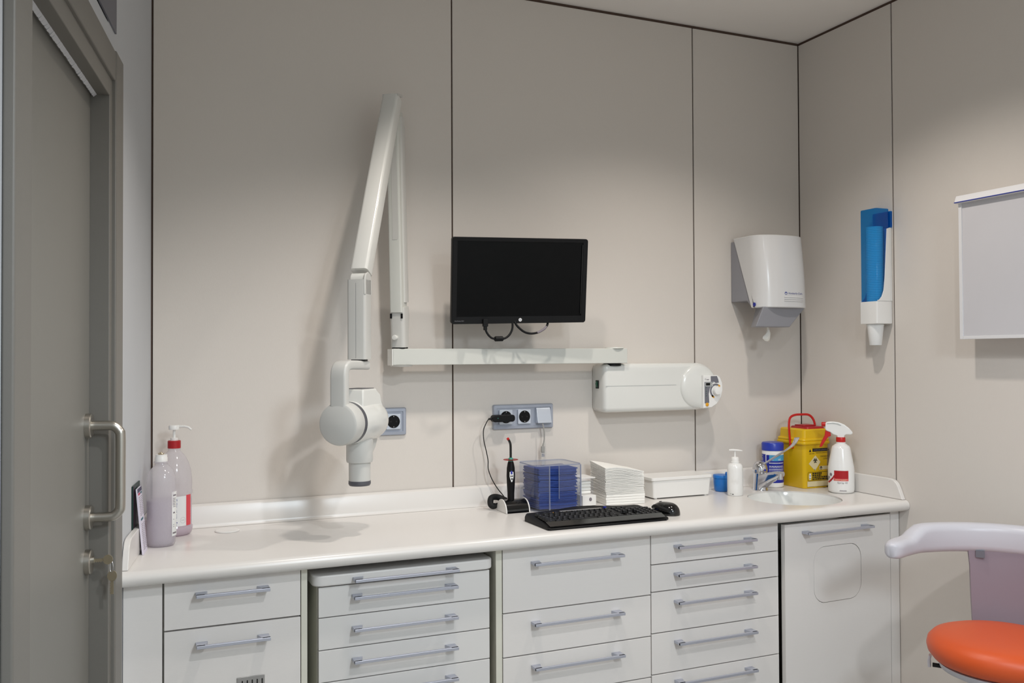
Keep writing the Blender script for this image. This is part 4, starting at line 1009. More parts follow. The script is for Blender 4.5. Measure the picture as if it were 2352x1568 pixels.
for i in range(4):
    z = T+0.0375+0.006+i*0.0112
    if r0 is None: r0 = solo('cotton_roll', G().revolve((1.389, -0.145, z), (1, 0, 0), [(0.0, 0), (0.005, 0.0005), (0.0056, 0.002), (0.0056, 0.038), (0.005, 0.0395), (0.0, 0.04)], 16, cap=False), 'gauze', 'white cotton roll in the small clear dispenser', 'cotton roll', (1.409, -0.145, z), group='cotton rolls in the dispenser', smooth=50)
    else: copy_tree(r0, loc=(1.409, -0.145, z))

# ---- stack of gauze pads
gz = -0.235
def padgeo(seed, th_, dome):
    rnd = random.Random(seed); g = G(); nx, ny = 7, 5; top = []; bot = []
    for j in range(ny+1):
        for i in range(nx+1):
            u = i/nx; v_ = j/ny
            x = -0.074+0.148*u+rnd.uniform(-0.001, 0.001); y = -0.068+0.136*v_+rnd.uniform(-0.001, 0.001)
            dz = dome*(0.022*(1-u)**2*v_+0.010*(1-u)*(1-v_)+0.008*math.sin(u*3.0+0.5))
            top.append((x, y, th_+dz)); bot.append((x, y, dz))
    n1 = (nx+1)*(ny+1); f = []
    for j in range(ny):
        for i in range(nx):
            k = j*(nx+1)+i; f.append((k, k+1, k+nx+2, k+nx+1)); f.append((n1+k, n1+k+nx+1, n1+k+nx+2, n1+k+1))
    edge = [i for i in range(nx+1)]+[j*(nx+1)+nx for j in range(1, ny+1)]+[ny*(nx+1)+i for i in range(nx-1, -1, -1)]+[j*(nx+1) for j in range(ny-1, 0, -1)]
    for a_, b_ in zip(edge, edge[1:]+edge[:1]): f.append((a_, n1+a_, n1+b_, b_))
    return g.add(top+bot, f)
z = T+0.0005; npad = 36
for i in range(npad):
    th_ = 0.0082 if i < 4 else 0.0018
    dome = 0.0 if i < 3 else min(1.0, (i-2)/30.0)
    me_o = part('gauze_pad', padgeo(100+i, th_, dome), 'gauze', None, smooth=50)
    me_o.location = (1.546+random.uniform(-0.001, 0.001)+(0.003 if i < 4 else 0), -0.128+random.uniform(-0.001, 0.001), z); me_o.rotation_euler = (0, 0, -0.10+random.uniform(-0.015, 0.015))
    me_o['category'] = 'gauze'; me_o['group'] = 'gauze pads in the stack'
    me_o['label'] = 'thick folded white gauze pad in the lower part of the stack' if i < 4 else ('topmost white gauze pad with a raised corner' if i == npad-1 else 'thin white gauze pad in the upper part of the stack')
    z += th_+0.0007

# ---- low white box with lid
wx = thing('lidded_box', 'low white plastic box with flat lid beside the gauze stack', 'box', (1.81, -0.1, T))
part('body', G().loft([[(a, b, T+0.004) for a, b in rrect(1.686, 1.930, -0.150, -0.040, 0.008, 4)], [(a, b, T+0.066) for a, b in rrect(1.681, 1.935, -0.154, -0.036, 0.008, 4)]]), 'white', wx, bevel=0.001)
part('lid', G().prism(rrect(1.676, 1.940, -0.158, -0.032, 0.010, 5), 'xy', T+0.0665, T+0.078), 'white', wx, bevel=0.002)
for x in (1.70, 1.916):
    for y in (-0.14, -0.05): part('foot', G().cyl((x, y, T), (x, y, T+0.0045), 0.006, n=12), 'white', wx, smooth=0)

# ---- blue lidded pot
c = (2.033, -0.085); bp_ = thing('lidded_pot', 'small bright blue pot with knobbed lid behind the white pump bottle', 'pot', (c[0], c[1], T))
part('body', G().lathe([(0.0, 0.0), (0.023, 0.0), (0.028, 0.005), (0.0305, 0.03), (0.031, 0.05), (0.0, 0.05)], (c[0], c[1], T), 36, cap=False), 'cupblue', bp_, smooth=40)
part('lid', G().lathe([(0.0, 0.0505), (0.0325, 0.0505), (0.0325, 0.060), (0.031, 0.0625), (0.0, 0.0635)], (c[0], c[1], T), 36, cap=False), 'cupblue', bp_, smooth=35)
part('lid_knob', G().lathe([(0.006, 0.0625), (0.007, 0.070), (0.005, 0.074), (0.0, 0.0745)], (c[0]+0.012, c[1]-0.018, T), 18, cap=False), 'cupblue', bp_, smooth=40)

# ---- small white pump bottle
c = (2.018, -0.188); wp = thing('soap_pump', 'small white plastic pump bottle in front of the blue pot', 'pump bottle', (c[0], c[1], T))
part('body', G().lathe([(0.0, 0.0), (0.027, 0.0), (0.0288, 0.003), (0.0292, 0.03), (0.0292, 0.095), (0.0285, 0.108), (0.024, 0.116), (0.016, 0.1195), (0.0155, 0.124), (0.0, 0.124)], (c[0], c[1], T), 40, cap=False), 'whitegloss', wp, smooth=45)
part('collar', G().lathe([(0.0165, 0.1215), (0.0165, 0.124), (0.0145, 0.125), (0.0145, 0.138), (0.0125, 0.141), (0.006, 0.1425), (0.0035, 0.143), (0.0035, 0.165)], (c[0], c[1], T), 28), 'white', wp, smooth=35)
g = G().sweep([Vector((c[0]-0.020, c[1]+0.010, T+0.167)), Vector((c[0]-0.008, c[1]+0.004, T+0.1675)), Vector((c[0]+0.008, c[1]-0.004, T+0.1668)), Vector((c[0]+0.024, c[1]-0.012, T+0.1645))], lambda i: rrect(*((-0.006, 0.006, -0.002, 0.003), (-0.0085, 0.0085, -0.0025, 0.0035), (-0.008, 0.008, -0.0025, 0.0035), (-0.004, 0.004, -0.0015, 0.002))[i], 0.0015, 3))
part('pump_head', g, 'white', wp, smooth=50)
a = cang(c)
g = G(); fw = cylmap(c, 0.0296)
for i in range(9): patch(fw, a-0.5+i*0.11, a-0.43+i*0.11, T+0.048+0.004*math.sin(i*1.7), T+0.060+0.004*math.sin(i*1.7), 1, g=g)
part('embossing', g, 'white', wp, smooth=0)
g = G(); patch(fw, a-0.60, a-0.55, T+0.006, T+0.009, 1, g=g); patch(fw, a-0.40, a-0.2, T+0.005, T+0.0075, 2, g=g)
part('batch_print', g, 'print', wp, smooth=0)

# ---- chrome mixer tap
c = (2.190, -0.118); fc = thing('mixer_tap', 'chrome single-lever mixer tap with long elbow lever behind the basin', 'tap', (c[0], c[1], T))
zz = [0.0, 0.003, 0.03, 0.055, 0.07]
rings = []
for i, (z, rx, ry0, ry1) in enumerate([(0.0, 0.029, 0.030, 0.030), (0.004, 0.0275, 0.028, 0.028), (0.03, 0.025, 0.028, 0.026), (0.05, 0.0245, 0.030, 0.026), (0.064, 0.024, 0.033, 0.026)]):
    rings.append([(c[0]+rx*math.cos(t), c[1]+(ry1 if math.sin(t) > 0 else ry0)*math.sin(t), T+z) for t in [2*PI*j/32 for j in range(32)]])
part('body', G().loft(rings), 'chrome', fc, smooth=50)
spt = spline([(c[0], c[1]-0.005, T+0.046), (c[0], c[1]-0.035, T+0.056), (c[0], c[1]-0.070, T+0.066), (c[0], c[1]-0.105, T+0.073), (c[0], c[1]-0.122, T+0.074)], 4)
part('spout', G().sweep(spt, lambda i: rrect(-0.022+0.006*i/16, 0.022-0.006*i/16, -0.046+0.036*(i/16)**0.75, 0.011-0.002*i/16, 0.008, 4)), 'chrome', fc, smooth=50)
part('aerator', G().cyl((c[0], c[1]-0.112, T+0.074), (c[0], c[1]-0.114, T+0.052), 0.0125, 0.012, 24), 'chrome', fc, smooth=40)
part('dome', G().lathe([(0.0265, 0.064), (0.0285, 0.070), (0.0290, 0.080), (0.0265, 0.094), (0.019, 0.105), (0.009, 0.1105), (0.0, 0.1115)], (c[0], c[1], T), 36, cap=False), 'chrome', fc, smooth=50)
lv = spline([(c[0], c[1]-0.018, T+0.098), (c[0]+0.002, c[1]-0.05, T+0.115), (c[0]+0.004, c[1]-0.10, T+0.143), (c[0]+0.005, c[1]-0.15, T+0.168), (c[0]+0.006, c[1]-0.185, T+0.192), (c[0]+0.006, c[1]-0.203, T+0.217)], 4)
nl = len(lv)-1
part('lever', G().sweep(lv, lambda i: rrect(-0.0055-0.0065*max(0, i/nl-0.55)*2, 0.0055+0.0065*max(0, i/nl-0.55)*2, -0.0035+0.0012*i/nl, 0.0035-0.0012*i/nl, 0.002, 3)), 'chrome', fc, smooth=50)
part('indicator', G().cyl((c[0], c[1]-0.0285, T+0.078), (c[0], c[1]-0.0300, T+0.0785), 0.004, n=16), 'blue', fc, smooth=0)

# ---- wipes canister
c = (2.288, -0.074); wc = thing('wipes_canister', 'round wipes canister with blue lid and blue printed label behind the tap', 'canister', (c[0], c[1], T))
part('body', G().lathe([(0.0, 0.0), (0.037, 0.0), (0.041, 0.004), (0.0415, 0.012), (0.0415, 0.140), (0.040, 0.144), (0.0, 0.144)], (c[0], c[1], T), 44, cap=False), 'white', wc, smooth=40)
part('lid', G().lathe([(0.0, 0.1445), (0.0425, 0.1445), (0.0428, 0.170), (0.040, 0.1755), (0.030, 0.177), (0.0, 0.175)], (c[0], c[1], T), 44, cap=False), 'bluelid', wc, smooth=40)
a = cang(c); fw = cylmap(c, 0.0418); f2 = cylmap(c, 0.0421)
lb = part('label', patch(fw, a-0.62, a+1.8, T+0.019, T+0.128, 20), 'blue', wc, smooth=60)
part('label', patch(fw, a-1.9, a-0.70, T+0.085, T+0.130, 14), 'blue', wc, smooth=60)
part('label_panel', patch(f2, a-0.32, a+1.6, T+0.105, T+0.128, 14), 'skyblue', lb, smooth=60)
g = G(); f3 = cylmap(c, 0.0424)
cylletters('mi', f3, a-0.22, T+0.1075, 0.28, 0.0085, g); cylletters('al.', f3, a+0.52, T+0.1075, 0.30, 0.0085, g)
for z, h_ in ((0.095, 0.003), (0.083, 0.0025), (0.0785, 0.0015), (0.071, 0.0025), (0.066, 0.0015), (0.060, 0.0022), (0.052, 0.0015), (0.047, 0.0015), (0.042, 0.0015), (0.037, 0.0015)):
    xa = a-0.33
    while xa < a+1.1:
        wd_ = random.uniform(0.08, 0.22); patch(f3, xa, xa+wd_, T+z, T+z+h_, 2, g=g); xa += wd_+0.035
cylletters('CE', f3, a+0.10, T+0.0255, 0.16, 0.0055, g); cylletters('CE', f3, a-0.2, T+0.0245, 0.1, 0.004, g)
for i in range(8): patch(f3, a-1.75, a-1.0-random.random()*0.3, T+0.090+i*0.0048, T+0.0915+i*0.0048, 4, g=g)
part('label_print', g, 'label', lb, smooth=0)

# ---- yellow sharps bin
sx0, sx1, sy0, sy1 = 2.354, 2.476, -0.178, -0.036
sh = thing('sharps_bin', 'yellow clinical sharps container with red lid and red carrying handle', 'sharps bin', ((sx0+sx1)/2, (sy0+sy1)/2, T))
R = lambda gx, z, r=0.014: [(a, b, T+z) for a, b in rrect(sx0-gx, sx1+gx*0.2, sy0-gx, sy1+gx*0.6, r, 5)]
part('tub', G().loft([R(-0.002, 0.0, 0.012), R(0.0, 0.004), R(0.004, 0.172)]), 'yellow', sh, smooth=40)
part('rim', G().loft([R(0.004, 0.170), R(0.012, 0.172), R(0.0135, 0.177), R(0.012, 0.182), R(0.0085, 0.1835), R(0.0105, 0.187), R(0.0095, 0.192), R(0.005, 0.195)]), 'yellow', sh, smooth=50)
part('lid_body', G().loft([R(0.003, 0.194), R(0.001, 0.226), R(-0.003, 0.230)]), 'yellow', sh, smooth=40)
ld = part('red_hatch', G().loft([[(a, b, T+0.230) for a, b in rrect(2.384, 2.474, -0.165, -0.062, 0.010, 4)], [(a, b, T+0.236) for a, b in rrect(2.386, 2.472, -0.163, -0.064, 0.010, 4)], [(a, b, T+0.2375) for a, b in rrect(2.389, 2.469, -0.160, -0.067, 0.010, 4)]]), 'darkred', sh, smooth=30)
part('hatch_tab', G().prism(rrect(2.396, 2.46, -0.13, -0.075, 0.006, 3), 'xy', T+0.2375, T+0.2425), 'darkred', ld, bevel=0.001)
hp = spline([(sx0-0.014, -0.118, T+0.160), (sx0-0.0165, -0.116, T+0.20), (sx0-0.016, -0.112, T+0.245), (sx0-0.004, -0.106, T+0.272), (sx0+0.022, -0.103, T+0.282), (sx0+0.058, -0.102, T+0.283), (sx0+0.090, -0.102, T+0.281), (sx0+0.110, -0.103, T+0.268), (sx0+0.1195, -0.106, T+0.245), (sx0+0.1215, -0.108, T+0.205)], 5)
part('carry_handle', G().sweep(hp, rrect(-0.0045, 0.0045, -0.0022, 0.0022, 0.0012, 2), up=(0, 1, 0)), 'red', sh, smooth=50)
part('handle_lug', G().box(sx0-0.0175, sx0-0.002, -0.124, -0.112, T+0.152, T+0.168), 'red', sh, bevel=0.002)
yf = sy0-0.0006
def fy(z): return sy0-0.004*(z/0.17)-0.0007
def lab(name, polys, m, par):
    g = G()
    for q in polys: g.add([(x, fy(z), T+z) for x, z in q], [tuple(range(len(q)))])
    return part(name, g, m, par, smooth=0)
def rect(x0_, x1_, z0_, z1_): return [(x0_, z0_), (x1_, z0_), (x1_, z1_), (x0_, z1_)]
X = lambda p: sx0+0.013+(p-1849)/58.0*0.106          # face layout, left to right
Zp = lambda p: 0.168-(p-1022)/100.0*0.163
tri = lambda x, z, s: [(x-s, z-s*0.9), (x+s, z-s*0.9), (x, z+s)]
lb = lab('warning_bar', [rect(X(1863), X(1904), Zp(1037.5), Zp(1030)), tri(X(1856.5), Zp(1034.5), 0.006), [(X(1906), Zp(1036)), (X(1908.5), Zp(1036)), (X(1908.5), Zp(1029))]], 'print', sh)
g = G()
def tx(s, x0_, x1_, z0_, h_, dy=0.0004):
    v, f, wd = text2d(s); g.add([(x0_+x/wd*(x1_-x0_), fy(z0_)-dy, T+z0_+y/0.7*h_) for x, y in v], f)
tx('LIMITE DE LLENADO', X(1866), X(1902), Zp(1035.6), 0.0055)
part('warning_letters', g, 'printgrey', lb, smooth=0)
g = G()
tx('UN 3291', X(1854), X(1868), Zp(1043.5), 0.0045); tx('RESIDUOS CLINICOS N.', X(1872), X(1907), Zp(1042), 0.0045)
tx('CONTENEDOR', X(1884), X(1906), Zp(1051.5), 0.0058); tx('2 LITROS', X(1892.5), X(1906), Zp(1057), 0.0056); tx('6', X(1868.6), X(1870.6), Zp(1082.4), 0.006)
# trefoil hazard sign built of rings and horns
hx, hz = X(1870.5), Zp(1059)
def ringpts(cx, cz, ro, ri, a0, a1, n_=14):
    o_ = [(cx+ro*math.cos(math.radians(a0+(a1-a0)*i/n_)), cz+ro*math.sin(math.radians(a0+(a1-a0)*i/n_))) for i in range(n_+1)]
    i_ = [(cx+ri*math.cos(math.radians(a0+(a1-a0)*i/n_)), cz+ri*math.sin(math.radians(a0+(a1-a0)*i/n_))) for i in range(n_, -1, -1)]
    return o_, i_
def addring(cx, cz, ro, ri, a0, a1):
    o_, i_ = ringpts(cx, cz, ro, ri, a0, a1); n_ = len(o_)
    g.add([(x, fy(z)-0.0006, T+z) for x, z in o_+i_], [(k, k+1, 2*n_-2-k, 2*n_-1-k) for k in range(n_-1)])
for t in (90, 210, 330):
    cx, cz = hx+0.0052*math.cos(math.radians(t)), hz+0.0052*math.sin(math.radians(t))
    addring(cx, cz, 0.0064, 0.0042, t+40, t+320) if False else addring(cx, cz, 0.0064, 0.0040, t+35, t+325)
    q = [(hx+0.002*math.cos(math.radians(t+a_))+0.0, hz+0.002*math.sin(math.radians(t+a_))) for a_ in (150, 210)]+[(hx-0.008*math.cos(math.radians(t)), hz-0.008*math.sin(math.radians(t)))]
addring(hx, hz, 0.0062, 0.0046, 0, 360)
part('hazard_print', g, 'print', lb, smooth=0)
dz_ = lab('hazard_diamond', [[(X(1853), Zp(1066)), (X(1870.5), Zp(1083.5)), (X(1885), Zp(1063)), (X(1871), Zp(1046.5))]], 'cream', sh)
for v_ in lb.children: pass
lab('emblem_field', [rect(X(1882), X(1907), Zp(1081.5), Zp(1073))], 'cream', sh)
lab('writing_field', [rect(X(1850), X(1907.5), Zp(1121), Zp(1108.5))], 'cream', sh)
g = G(); addring(X(1886.5), Zp(1077), 0.0058, 0.0040, 150, 400)
g.add([(x, fy(z)-0.0006, T+z) for x, z in [(X(1886.5)+0.004*math.cos(2*PI*i/12), Zp(1075.5)+0.003*math.sin(2*PI*i/12)) for i in range(12)]], [tuple(range(12))])
part('emblem', g, 'print', sh, smooth=0)
q = rrect(X(1850.5), X(1907), Zp(1107.5), Zp(1086.5), 0.006, 4); qi = rrect(X(1850.5)+0.0012, X(1907)-0.0012, Zp(1107.5)+0.0012, Zp(1086.5)-0.0012, 0.005, 4); n_ = len(q)
g = G().add([(x, fy(z), T+z) for x, z in q+qi], [(i, (i+1) % n_, n_+(i+1) % n_, n_+i) for i in range(n_)])
for r_, (za, segs) in enumerate(((1090, 0.62), (1094.5, 0.60), (1099, 0.95), (1103.5, 0.98))):
    xa = X(1863)
    while xa < X(1863)+segs*(X(1905)-X(1863)):
        wd_ = random.uniform(0.003, 0.011); g.add([(x, fy(z)-0.0002, T+z) for x, z in rect(xa, xa+wd_, Zp(za+1.6), Zp(za-1.6))], [(0, 1, 2, 3)]); xa += wd_+0.0018
g.add([(x, fy(z), T+z) for x, z in rect(X(1849.5), X(1907.5), Zp(1121.6), Zp(1121))], [(0, 1, 2, 3)])
part('approval_print', g, 'print', sh, smooth=0)
lab('approval_oval', [[(X(1857)+0.0058*math.cos(2*PI*i/18), Zp(1097)+0.0135*math.sin(2*PI*i/18)) for i in range(18)]], 'label', sh)
g = G(); tx('u', X(1855), X(1859), Zp(1096), 0.0065, 0.0008); tx('n', X(1855), X(1859), Zp(1102.5), 0.0060, 0.0008)
part('approval_letters', g, 'print', sh, smooth=0)

# ---- spray bottle
c = (2.424, -0.300); sp_ = thing('spray_bottle', 'white trigger spray bottle with red collar, trigger and printed label', 'spray bottle', (c[0], c[1], T))
part('body', G().lathe([(0.0, 0.0), (0.040, 0.0), (0.0455, 0.004), (0.0475, 0.012), (0.0478, 0.085), (0.0465, 0.100), (0.0345, 0.166), (0.0315, 0.174), (0.021, 0.182), (0.0175, 0.184), (0.0175, 0.190), (0.0, 0.190)], (c[0], c[1], T), 44, cap=False), 'whitegloss', sp_, smooth=45)
part('collar', G().lathe([(0.0, 0.188), (0.0162, 0.188), (0.0170, 0.191), (0.0170, 0.205), (0.0155, 0.2085), (0.0, 0.2085)], (c[0], c[1], T), 28, cap=False), 'red', sp_, smooth=35)
nd = Vector((-0.74, 0.67, 0)); td_ = Vector((0.67, 0.74, 0))
def hd(q, th_, inset=0.0):
    pts = [(0.053*0+(1939-px_)/604.0, 0.2665-(py_-968)/604.0) for px_, py_ in q]
    return pts
def plate(name, q, th_, m, par, bev):
    pts = hd(q, th_); o_ = Vector((c[0], c[1], T))
    g = G().loft([[o_+nd*h_+td_*s+Vector((0, 0, z)) for h_, z in pts] for s in (-th_/2, th_/2)])
    return part(name, g, m, par, bevel=bev, seg=3)
hdp = plate('spray_head', [(1906, 970), (1912, 968), (1922, 967.5), (1935, 969), (1947, 974), (1957, 982), (1964, 990), (1965, 995), (1960, 997), (1951, 997), (1947, 999), (1946, 1009), (1932, 1009), (1931, 1000), (1922, 997), (1916, 992), (1908, 989), (1905, 985)], 0.022, 'whitegloss', sp_, 0.004)
plate('head_groove', [(1909, 971.5), (1922, 970), (1934, 972), (1941, 976), (1938, 977), (1930, 974), (1920, 973), (1909, 974)], 0.0228, 'panellight', hdp, 0)
plate('trigger', [(1905.5, 988), (1917, 992), (1918, 1001), (1912, 1003), (1906, 1012), (1898, 1026), (1892, 1027), (1898, 1012), (1904, 1000)], 0.014, 'red', sp_, 0.002)
o_ = Vector((c[0], c[1], T)); zn = 0.2665-(974.5-968)/604.0
part('nozzle', G().revolve(o_+nd*0.052+Vector((0, 0, zn)), nd, [(0.0085, 0), (0.0085, 0.014), (0.0075, 0.017), (0.0, 0.0175)], 20, cap=False), 'red', sp_, smooth=35)
a = cang(c); fw = cylmap(c, 0.0481); f2 = cylmap(c, 0.0484)
P2 = lambda px_: a+math.asin(max(-1, min(1, (px_-1939)/604.0/0.0481)))
ZS = lambda py_: T+0.232-(py_-988.5)/604.0 if False else T+(1131-py_)/604.0
lb = part('label_block', patch(fw, P2(1924), P2(1954.5), ZS(1097), ZS(1079), 10), 'darkred', sp_, smooth=60)
part('label_band', patch(fw, P2(1923), P2(1954.5), ZS(1102.2), ZS(1097.1), 10), 'printpink', lb, smooth=60)
g = G(); cylletters('DENTASEPT', f2, P2(1925.5), ZS(1101.3), P2(1952.5)-P2(1925.5), 0.0053, g)
part('brand_letters', g, 'cream', lb, smooth=0)
g = G(); cylletters('Spray 41', f2, P2(1931), ZS(1108), P2(1952.5)-P2(1931), 0.0064, g); 
xa = P2(1935.5)
while xa < P2(1950): patch(f2, xa, xa+0.035, ZS(1125), ZS(1123.2), 1, g=g); xa += 0.048
part('product_letters', g, 'printgrey', lb, smooth=0)['kind'] = 'stuff'
g = G(); vv = []; pts = [(1923.5, 1091), (1920, 1097), (1916, 1102), (1911.5, 1107), (1907.5, 1110)]
for i, (x_, y_) in enumerate(pts): vv += [fw(P2(x_), ZS(y_-1.6)), fw(P2(x_+1.5), ZS(y_+2.2))]
part('label_swoosh', g.add(vv, [(2*i, 2*i+1, 2*i+3, 2*i+2) for i in range(4)]), 'darkred', lb, smooth=0)
g = G(); 
for x_, y_, r_ in ((1917, 1089, 0.006), (1913, 1096, 0.005), (1911, 1101, 0.004)):
    q = [f2(P2(x_)+r_/0.048*math.cos(2*PI*i/14), ZS(y_)+r_*math.sin(2*PI*i/14)) for i in range(14)]; g.add(q, [tuple(range(14))])
part('label_picture', g, 'printgrey', lb, smooth=0)

# ================================================================ keyboard and mouse
kbx, kby = 1.304, -0.418
kb_ = thing('keyboard', 'black full-size computer keyboard at the front of the worktop', 'keyboard', (kbx, kby, T), rotz=math.radians(-0.6), world=False)
KW, KD = 0.214, 0.096
out = [(-KW, -KD+0.006), (-KW+0.008, -KD), (KW-0.016, -KD), (KW, -KD+0.014), (KW+0.002, -0.02), (KW-0.012, KD-0.012), (KW-0.022, KD-0.004)]
for i in range(1, 14):
    t = i/14; x = (KW-0.022)+(-KW+0.010-(KW-0.022))*t
    out.append((x, KD-0.006+0.012*math.sin(t*PI)**2))
out += [(-KW+0.008, KD-0.008), (-KW-0.002, KD-0.02)]
def kz(y, x=0): # top surface height
    t = (y+KD)/(2*KD); z = 0.006+0.020*min(1, t*1.9) if t < 0.16 else 0.0125+0.0125*(t-0.16)
    return z
hump = lambda x, y: 0.006*math.exp(-((x+0.01)/0.10)**2)*max(0, (y-0.03)/0.066)
base = [(x, y, 0.0) for x, y in out]; mid = [(x, y, 0.6*kz(y)+hump(x, y)) for x, y in out]
top = [(x*0.985, y*0.975, kz(y)+hump(x, y)) for x, y in out]
part('case', G().loft([base, mid, top]), 'black', kb_, smooth=30)
part('palm_lip', G().loft([[(-KW+0.010, -KD+0.003, 0.0095), (KW-0.016, -KD+0.003, 0.0095), (KW-0.014, -0.062, 0.0185), (-KW+0.008, -0.062, 0.0185)], [(-KW+0.010, -KD+0.004, 0.0115), (KW-0.016, -KD+0.004, 0.0115), (KW-0.014, -0.062, 0.0200), (-KW+0.008, -0.062, 0.0200)]]), 'blackgloss', kb_, smooth=0)
keymesh = {}
def key(x, y, wk, z):
    wk = round(wk, 4)
    if wk not in keymesh:
        h_ = wk/2
        g = G().loft([[(a, b, -0.002) for a, b in rrect(-h_, h_, -0.0078, 0.0078, 0.0012, 2)], [(a, b, 0.0058) for a, b in rrect(-h_+0.0018, h_-0.0018, -0.0055, 0.0062, 0.0012, 2)]])
        o = part('key', g, 'key', kb_, smooth=0); keymesh[wk] = o.data
        g2 = G().add([(-0.0022, -0.001, 0.0060), (0.0006, -0.001, 0.0060), (0.0006, 0.003, 0.0060), (-0.0022, 0.003, 0.0060)], [(0, 1, 2, 3)])
        me = bpy.data.meshes.new('legend'); me.from_pydata(g2.v, [], g2.f); me.materials.append(MATS['keyprint']); keymesh[('p', wk)] = me
    else:
        o = bpy.data.objects.new('key', keymesh[wk]); C.objects.link(o); o.parent = kb_
    o.location = (x, y, z)
    p = bpy.data.objects.new('legend', keymesh[('p', wk)]); C.objects.link(p); p.parent = o
PT = 0.0182
x_main = -KW+0.018
rows = [(-0.052, [1.4, 1.2, 1.4, 5.4, 1.4, 1.2, 1.2, 1.4]), (-0.0345, [2.2]+[1]*10+[2.4]), (-0.017, [1.7]+[1]*11+[1.9]), (0.0005, [1.5]+[1]*12+[1.1]), (0.018, [1]*13+[1.6]), (0.041, None)]
for y, row in rows:
    z = kz(y)+0.0022
    if row:
        x = x_main
        for k in row: key(x+k*PT/2, y, k*PT-0.0018, z); x += k*PT
    else:
        for i in range(13): key(x_main+PT*0.5+i*PT*1.03+(0.008 if i > 0 else 0)+(0.006 if i > 4 else 0)+(0.006 if i > 8 else 0), y, PT*0.86, z)
xn = x_main+14.85*PT
for y in (0.018, 0.0005):
    for i in range(3): key(xn+PT/2+i*PT, y, PT-0.0018, kz(y)+0.0022)
for i in range(3): key(xn+PT/2+i*PT, -0.052, PT-0.0018, kz(-0.052)+0.0022)
key(xn+PT*1.5, -0.0345, PT-0.0018, kz(-0.0345)+0.0022)
for i in range(3): key(xn+PT/2+i*PT, 0.041, PT-0.0018, kz(0.041)+0.0022)
xp = xn+3.25*PT
for y in (0.018, 0.0005, -0.017, -0.0345, -0.052):
    for i in range(4): key(xp+PT*0.45+i*PT*0.92, y, PT*0.92-0.0018, kz(y)+0.0022)
part('media_strip', G().box(-0.10, 0.05, 0.058, 0.066, kz(0.062)+0.002, kz(0.062)+0.0055), 'vent', kb_, bevel=0.001)
part('volume_knob', G().cyl((0.062, 0.060, kz(0.06)), (0.062, 0.060, kz(0.06)+0.009), 0.0055, n=16), 'blue', kb_, smooth=40)
part('strip_mark', G().box(-0.125, -0.108, 0.058, 0.064, kz(0.06)+0.0005, kz(0.06)+0.003), 'amber', kb_, smooth=0)

ms = thing('computer_mouse', 'black wireless mouse beside the right end of the keyboard', 'mouse', (1.566, -0.412, T), rotz=math.radians(14), world=False)
rings = []
nr = 12
for i in range(nr+1):
    t = i/nr; z = 0.0385*math.sin(t*PI/2); k = math.cos(t*PI/2)**0.62
    rings.append([((0.0345 if i else 0.033)*k*math.copysign(abs(math.cos(a_))**0.85, math.cos(a_)), -0.004*t+0.053*k*math.copysign(abs(math.sin(a_))**0.9, math.sin(a_)), z) for a_ in [2*PI*j/36 for j in range(36)]])
part('shell', G().loft(rings), 'blackgloss', ms, smooth=60)
part('thumb_rest', G().tube(spline([(-0.030, -0.040, 0.018), (-0.031, -0.01, 0.022), (-0.027, 0.02, 0.026), (-0.016, 0.042, 0.018)], 5), 0.0055, 10), 'rubber', ms, smooth=60)
part('scroll_wheel', G().cyl((-0.003, 0.022, 0.0325), (0.003, 0.022, 0.0325), 0.006, n=18), 'rubber', ms, smooth=40)

# ================================================================ operator stool at the right
SCX, SCY = 2.15, -1.19
so = thing('operator_stool', 'clinic stool with orange round seat and curved grey arm support', 'stool', (SCX, SCY, 0))
ZS_ = 0.65
def ell(r, z, k=0.94): return [(SCX+r*math.cos(t), SCY+r*math.sin(t), z) for t in [2*PI*j/56 for j in range(56)]]
sp2 = [(0.02, 0.0), (0.12, 0.001), (0.155, 0.004), (0.178, 0.014), (0.190, 0.030), (0.1935, 0.046), (0.190, 0.062), (0.178, 0.075), (0.155, 0.083), (0.11, 0.0875), (0.05, 0.089), (0.01, 0.089)]
part('seat', G().loft([ell(r, ZS_-0.089+z) for r, z in sp2]), 'orange', so, smooth=60)
pan = part('seat_pan', G().loft([ell(r, ZS_-0.089+z) for r, z in ((0.05, -0.032), (0.125, -0.028), (0.160, -0.012), (0.166, 0.004), (0.14, 0.006))]), 'stoolgrey', so, smooth=45)
lv0 = Vector((SCX, SCY, 0)); dl = Vector((-0.60, 0.80, 0))
g = G().tube([lv0+dl*0.13+Vector((0, 0, ZS_-0.112)), lv0+dl*0.178+Vector((0, 0, ZS_-0.112))], 0.006, 10)
part('lever_rod', g, 'rubber', so, smooth=50)
part('height_lever', G().sweep([lv0+dl*0.184+Vector((0, 0, ZS_-0.085)), lv0+dl*0.187+Vector((0, 0, ZS_-0.10)), lv0+dl*0.186+Vector((0, 0, ZS_-0.117))], rrect(-0.011, 0.011, -0.004, 0.004, 0.003, 3), up=(dl.x, dl.y, 0.01)), 'stoolgrey', so, smooth=50)
part('gas_column', G().cyl((SCX, SCY, 0.10), (SCX, SCY, ZS_-0.12), 0.025, n=24), 'chrome', so, smooth=40)
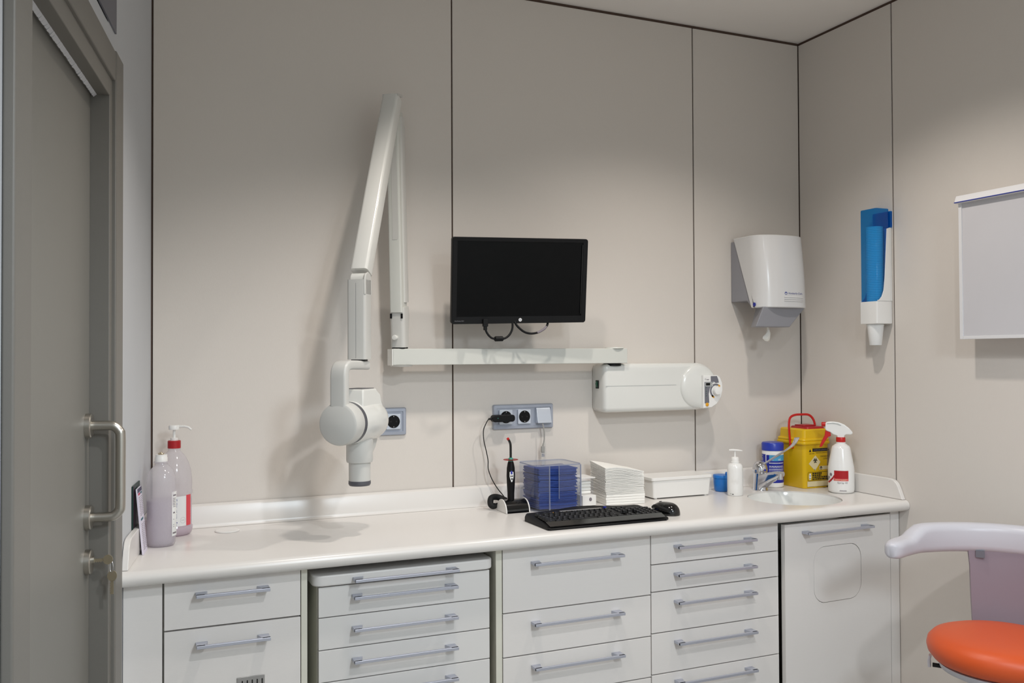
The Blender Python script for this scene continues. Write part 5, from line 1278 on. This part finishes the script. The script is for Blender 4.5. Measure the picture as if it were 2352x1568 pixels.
for i in range(5):
    an = 0.4+2*PI*i/5; e = Vector((math.cos(an), math.sin(an), 0))
    lg = part('base_leg', G().tube([lv0+e*0.02+Vector((0, 0, 0.10)), lv0+e*0.15+Vector((0, 0, 0.085)), lv0+e*0.27+Vector((0, 0, 0.065))], [0.026, 0.022, 0.015], 12), 'chrome', so, smooth=50)
    p = lv0+e*0.265; s = Vector((-e.y, e.x, 0))
    part('castor', G().cyl(p-s*0.012+Vector((0, 0, 0.028)), p+s*0.012+Vector((0, 0, 0.028)), 0.0275, n=20).box(p.x-0.006, p.x+0.006, p.y-0.006, p.y+0.006, 0.03, 0.062), 'rubber', lg, smooth=40)
# arm support: a bar sweeping round the seat, tip dropped at the near left
vd = Vector((0.787, 0.617, 0)); vl = Vector((-0.617, 0.787, 0))
def ring(deg, r, z): 
    t = math.radians(deg); return lv0+(vd*math.cos(t)+vl*math.sin(t))*r+Vector((0, 0, z))
path = []; KD_ = []
for i in range(33):
    d_ = 85-(0.35 if i == 1 else (0.0 if i == 0 else i-1.0))*4.9
    drop = min(1.0, max(0.0, (d_-48)/16.0))
    k = drop*drop*(3-2*drop)
    KD_.append(k)
    path.append(ring(d_, 0.285, 0.8615-0.0165*k))
npth = len(path)-1
def sect(i):
    e = min(i, npth-i)
    k = (0.25, 0.66, 0.90, 0.98)[e] if e < 4 else 1.0
    hh_ = (0.0435-0.0165*KD_[i])*(0.5+0.5*k); ww = 0.030*k
    return rrect(-ww, ww, -hh_, hh_, min(ww, hh_)*0.75, 4)
part('arm_support', G().sweep(path, sect), 'stoolgrey', so, smooth=60)
# upright plate joining seat and arm
pl_o = []; pl_i = []
rngs = []
for z, h_ in ((0.50, 0.10), (0.56, 0.112), (0.62, 0.118), (0.70, 0.121), (0.78, 0.123), (0.83, 0.128)):
    row_o = []; row_i = []
    for j in range(9):
        t = -h_+2*h_*j/8; dg = math.degrees(t/0.27)-7
        row_o.append(ring(dg, 0.272-0.02*max(0, 0.6-z)*3, z)); row_i.append(ring(dg, 0.262-0.02*max(0, 0.6-z)*3, z))
    rngs.append(row_o+row_i[::-1])
bp2 = part('back_plate', G().loft(rngs), 'stoolplate', so, smooth=50)
part('plate_clip', G().box(-0.012, 0.012, -0.004, 0.004, -0.01, 0.01).xf(Matrix.Translation(ring(13, 0.258, 0.815)) @ Matrix.Rotation(0.67-1.57, 4, 'Z')), 'panelgrey', bp2, smooth=0)
part('seat_bracket', G().sweep([lv0+Vector((0, 0, 0.497)), lv0+vd*0.15+Vector((0, 0, 0.492)), lv0+vd*0.262+Vector((0, 0, 0.51))], rrect(-0.03, 0.03, -0.005, 0.005, 0.003, 2)), 'stoolgrey', so, smooth=40)
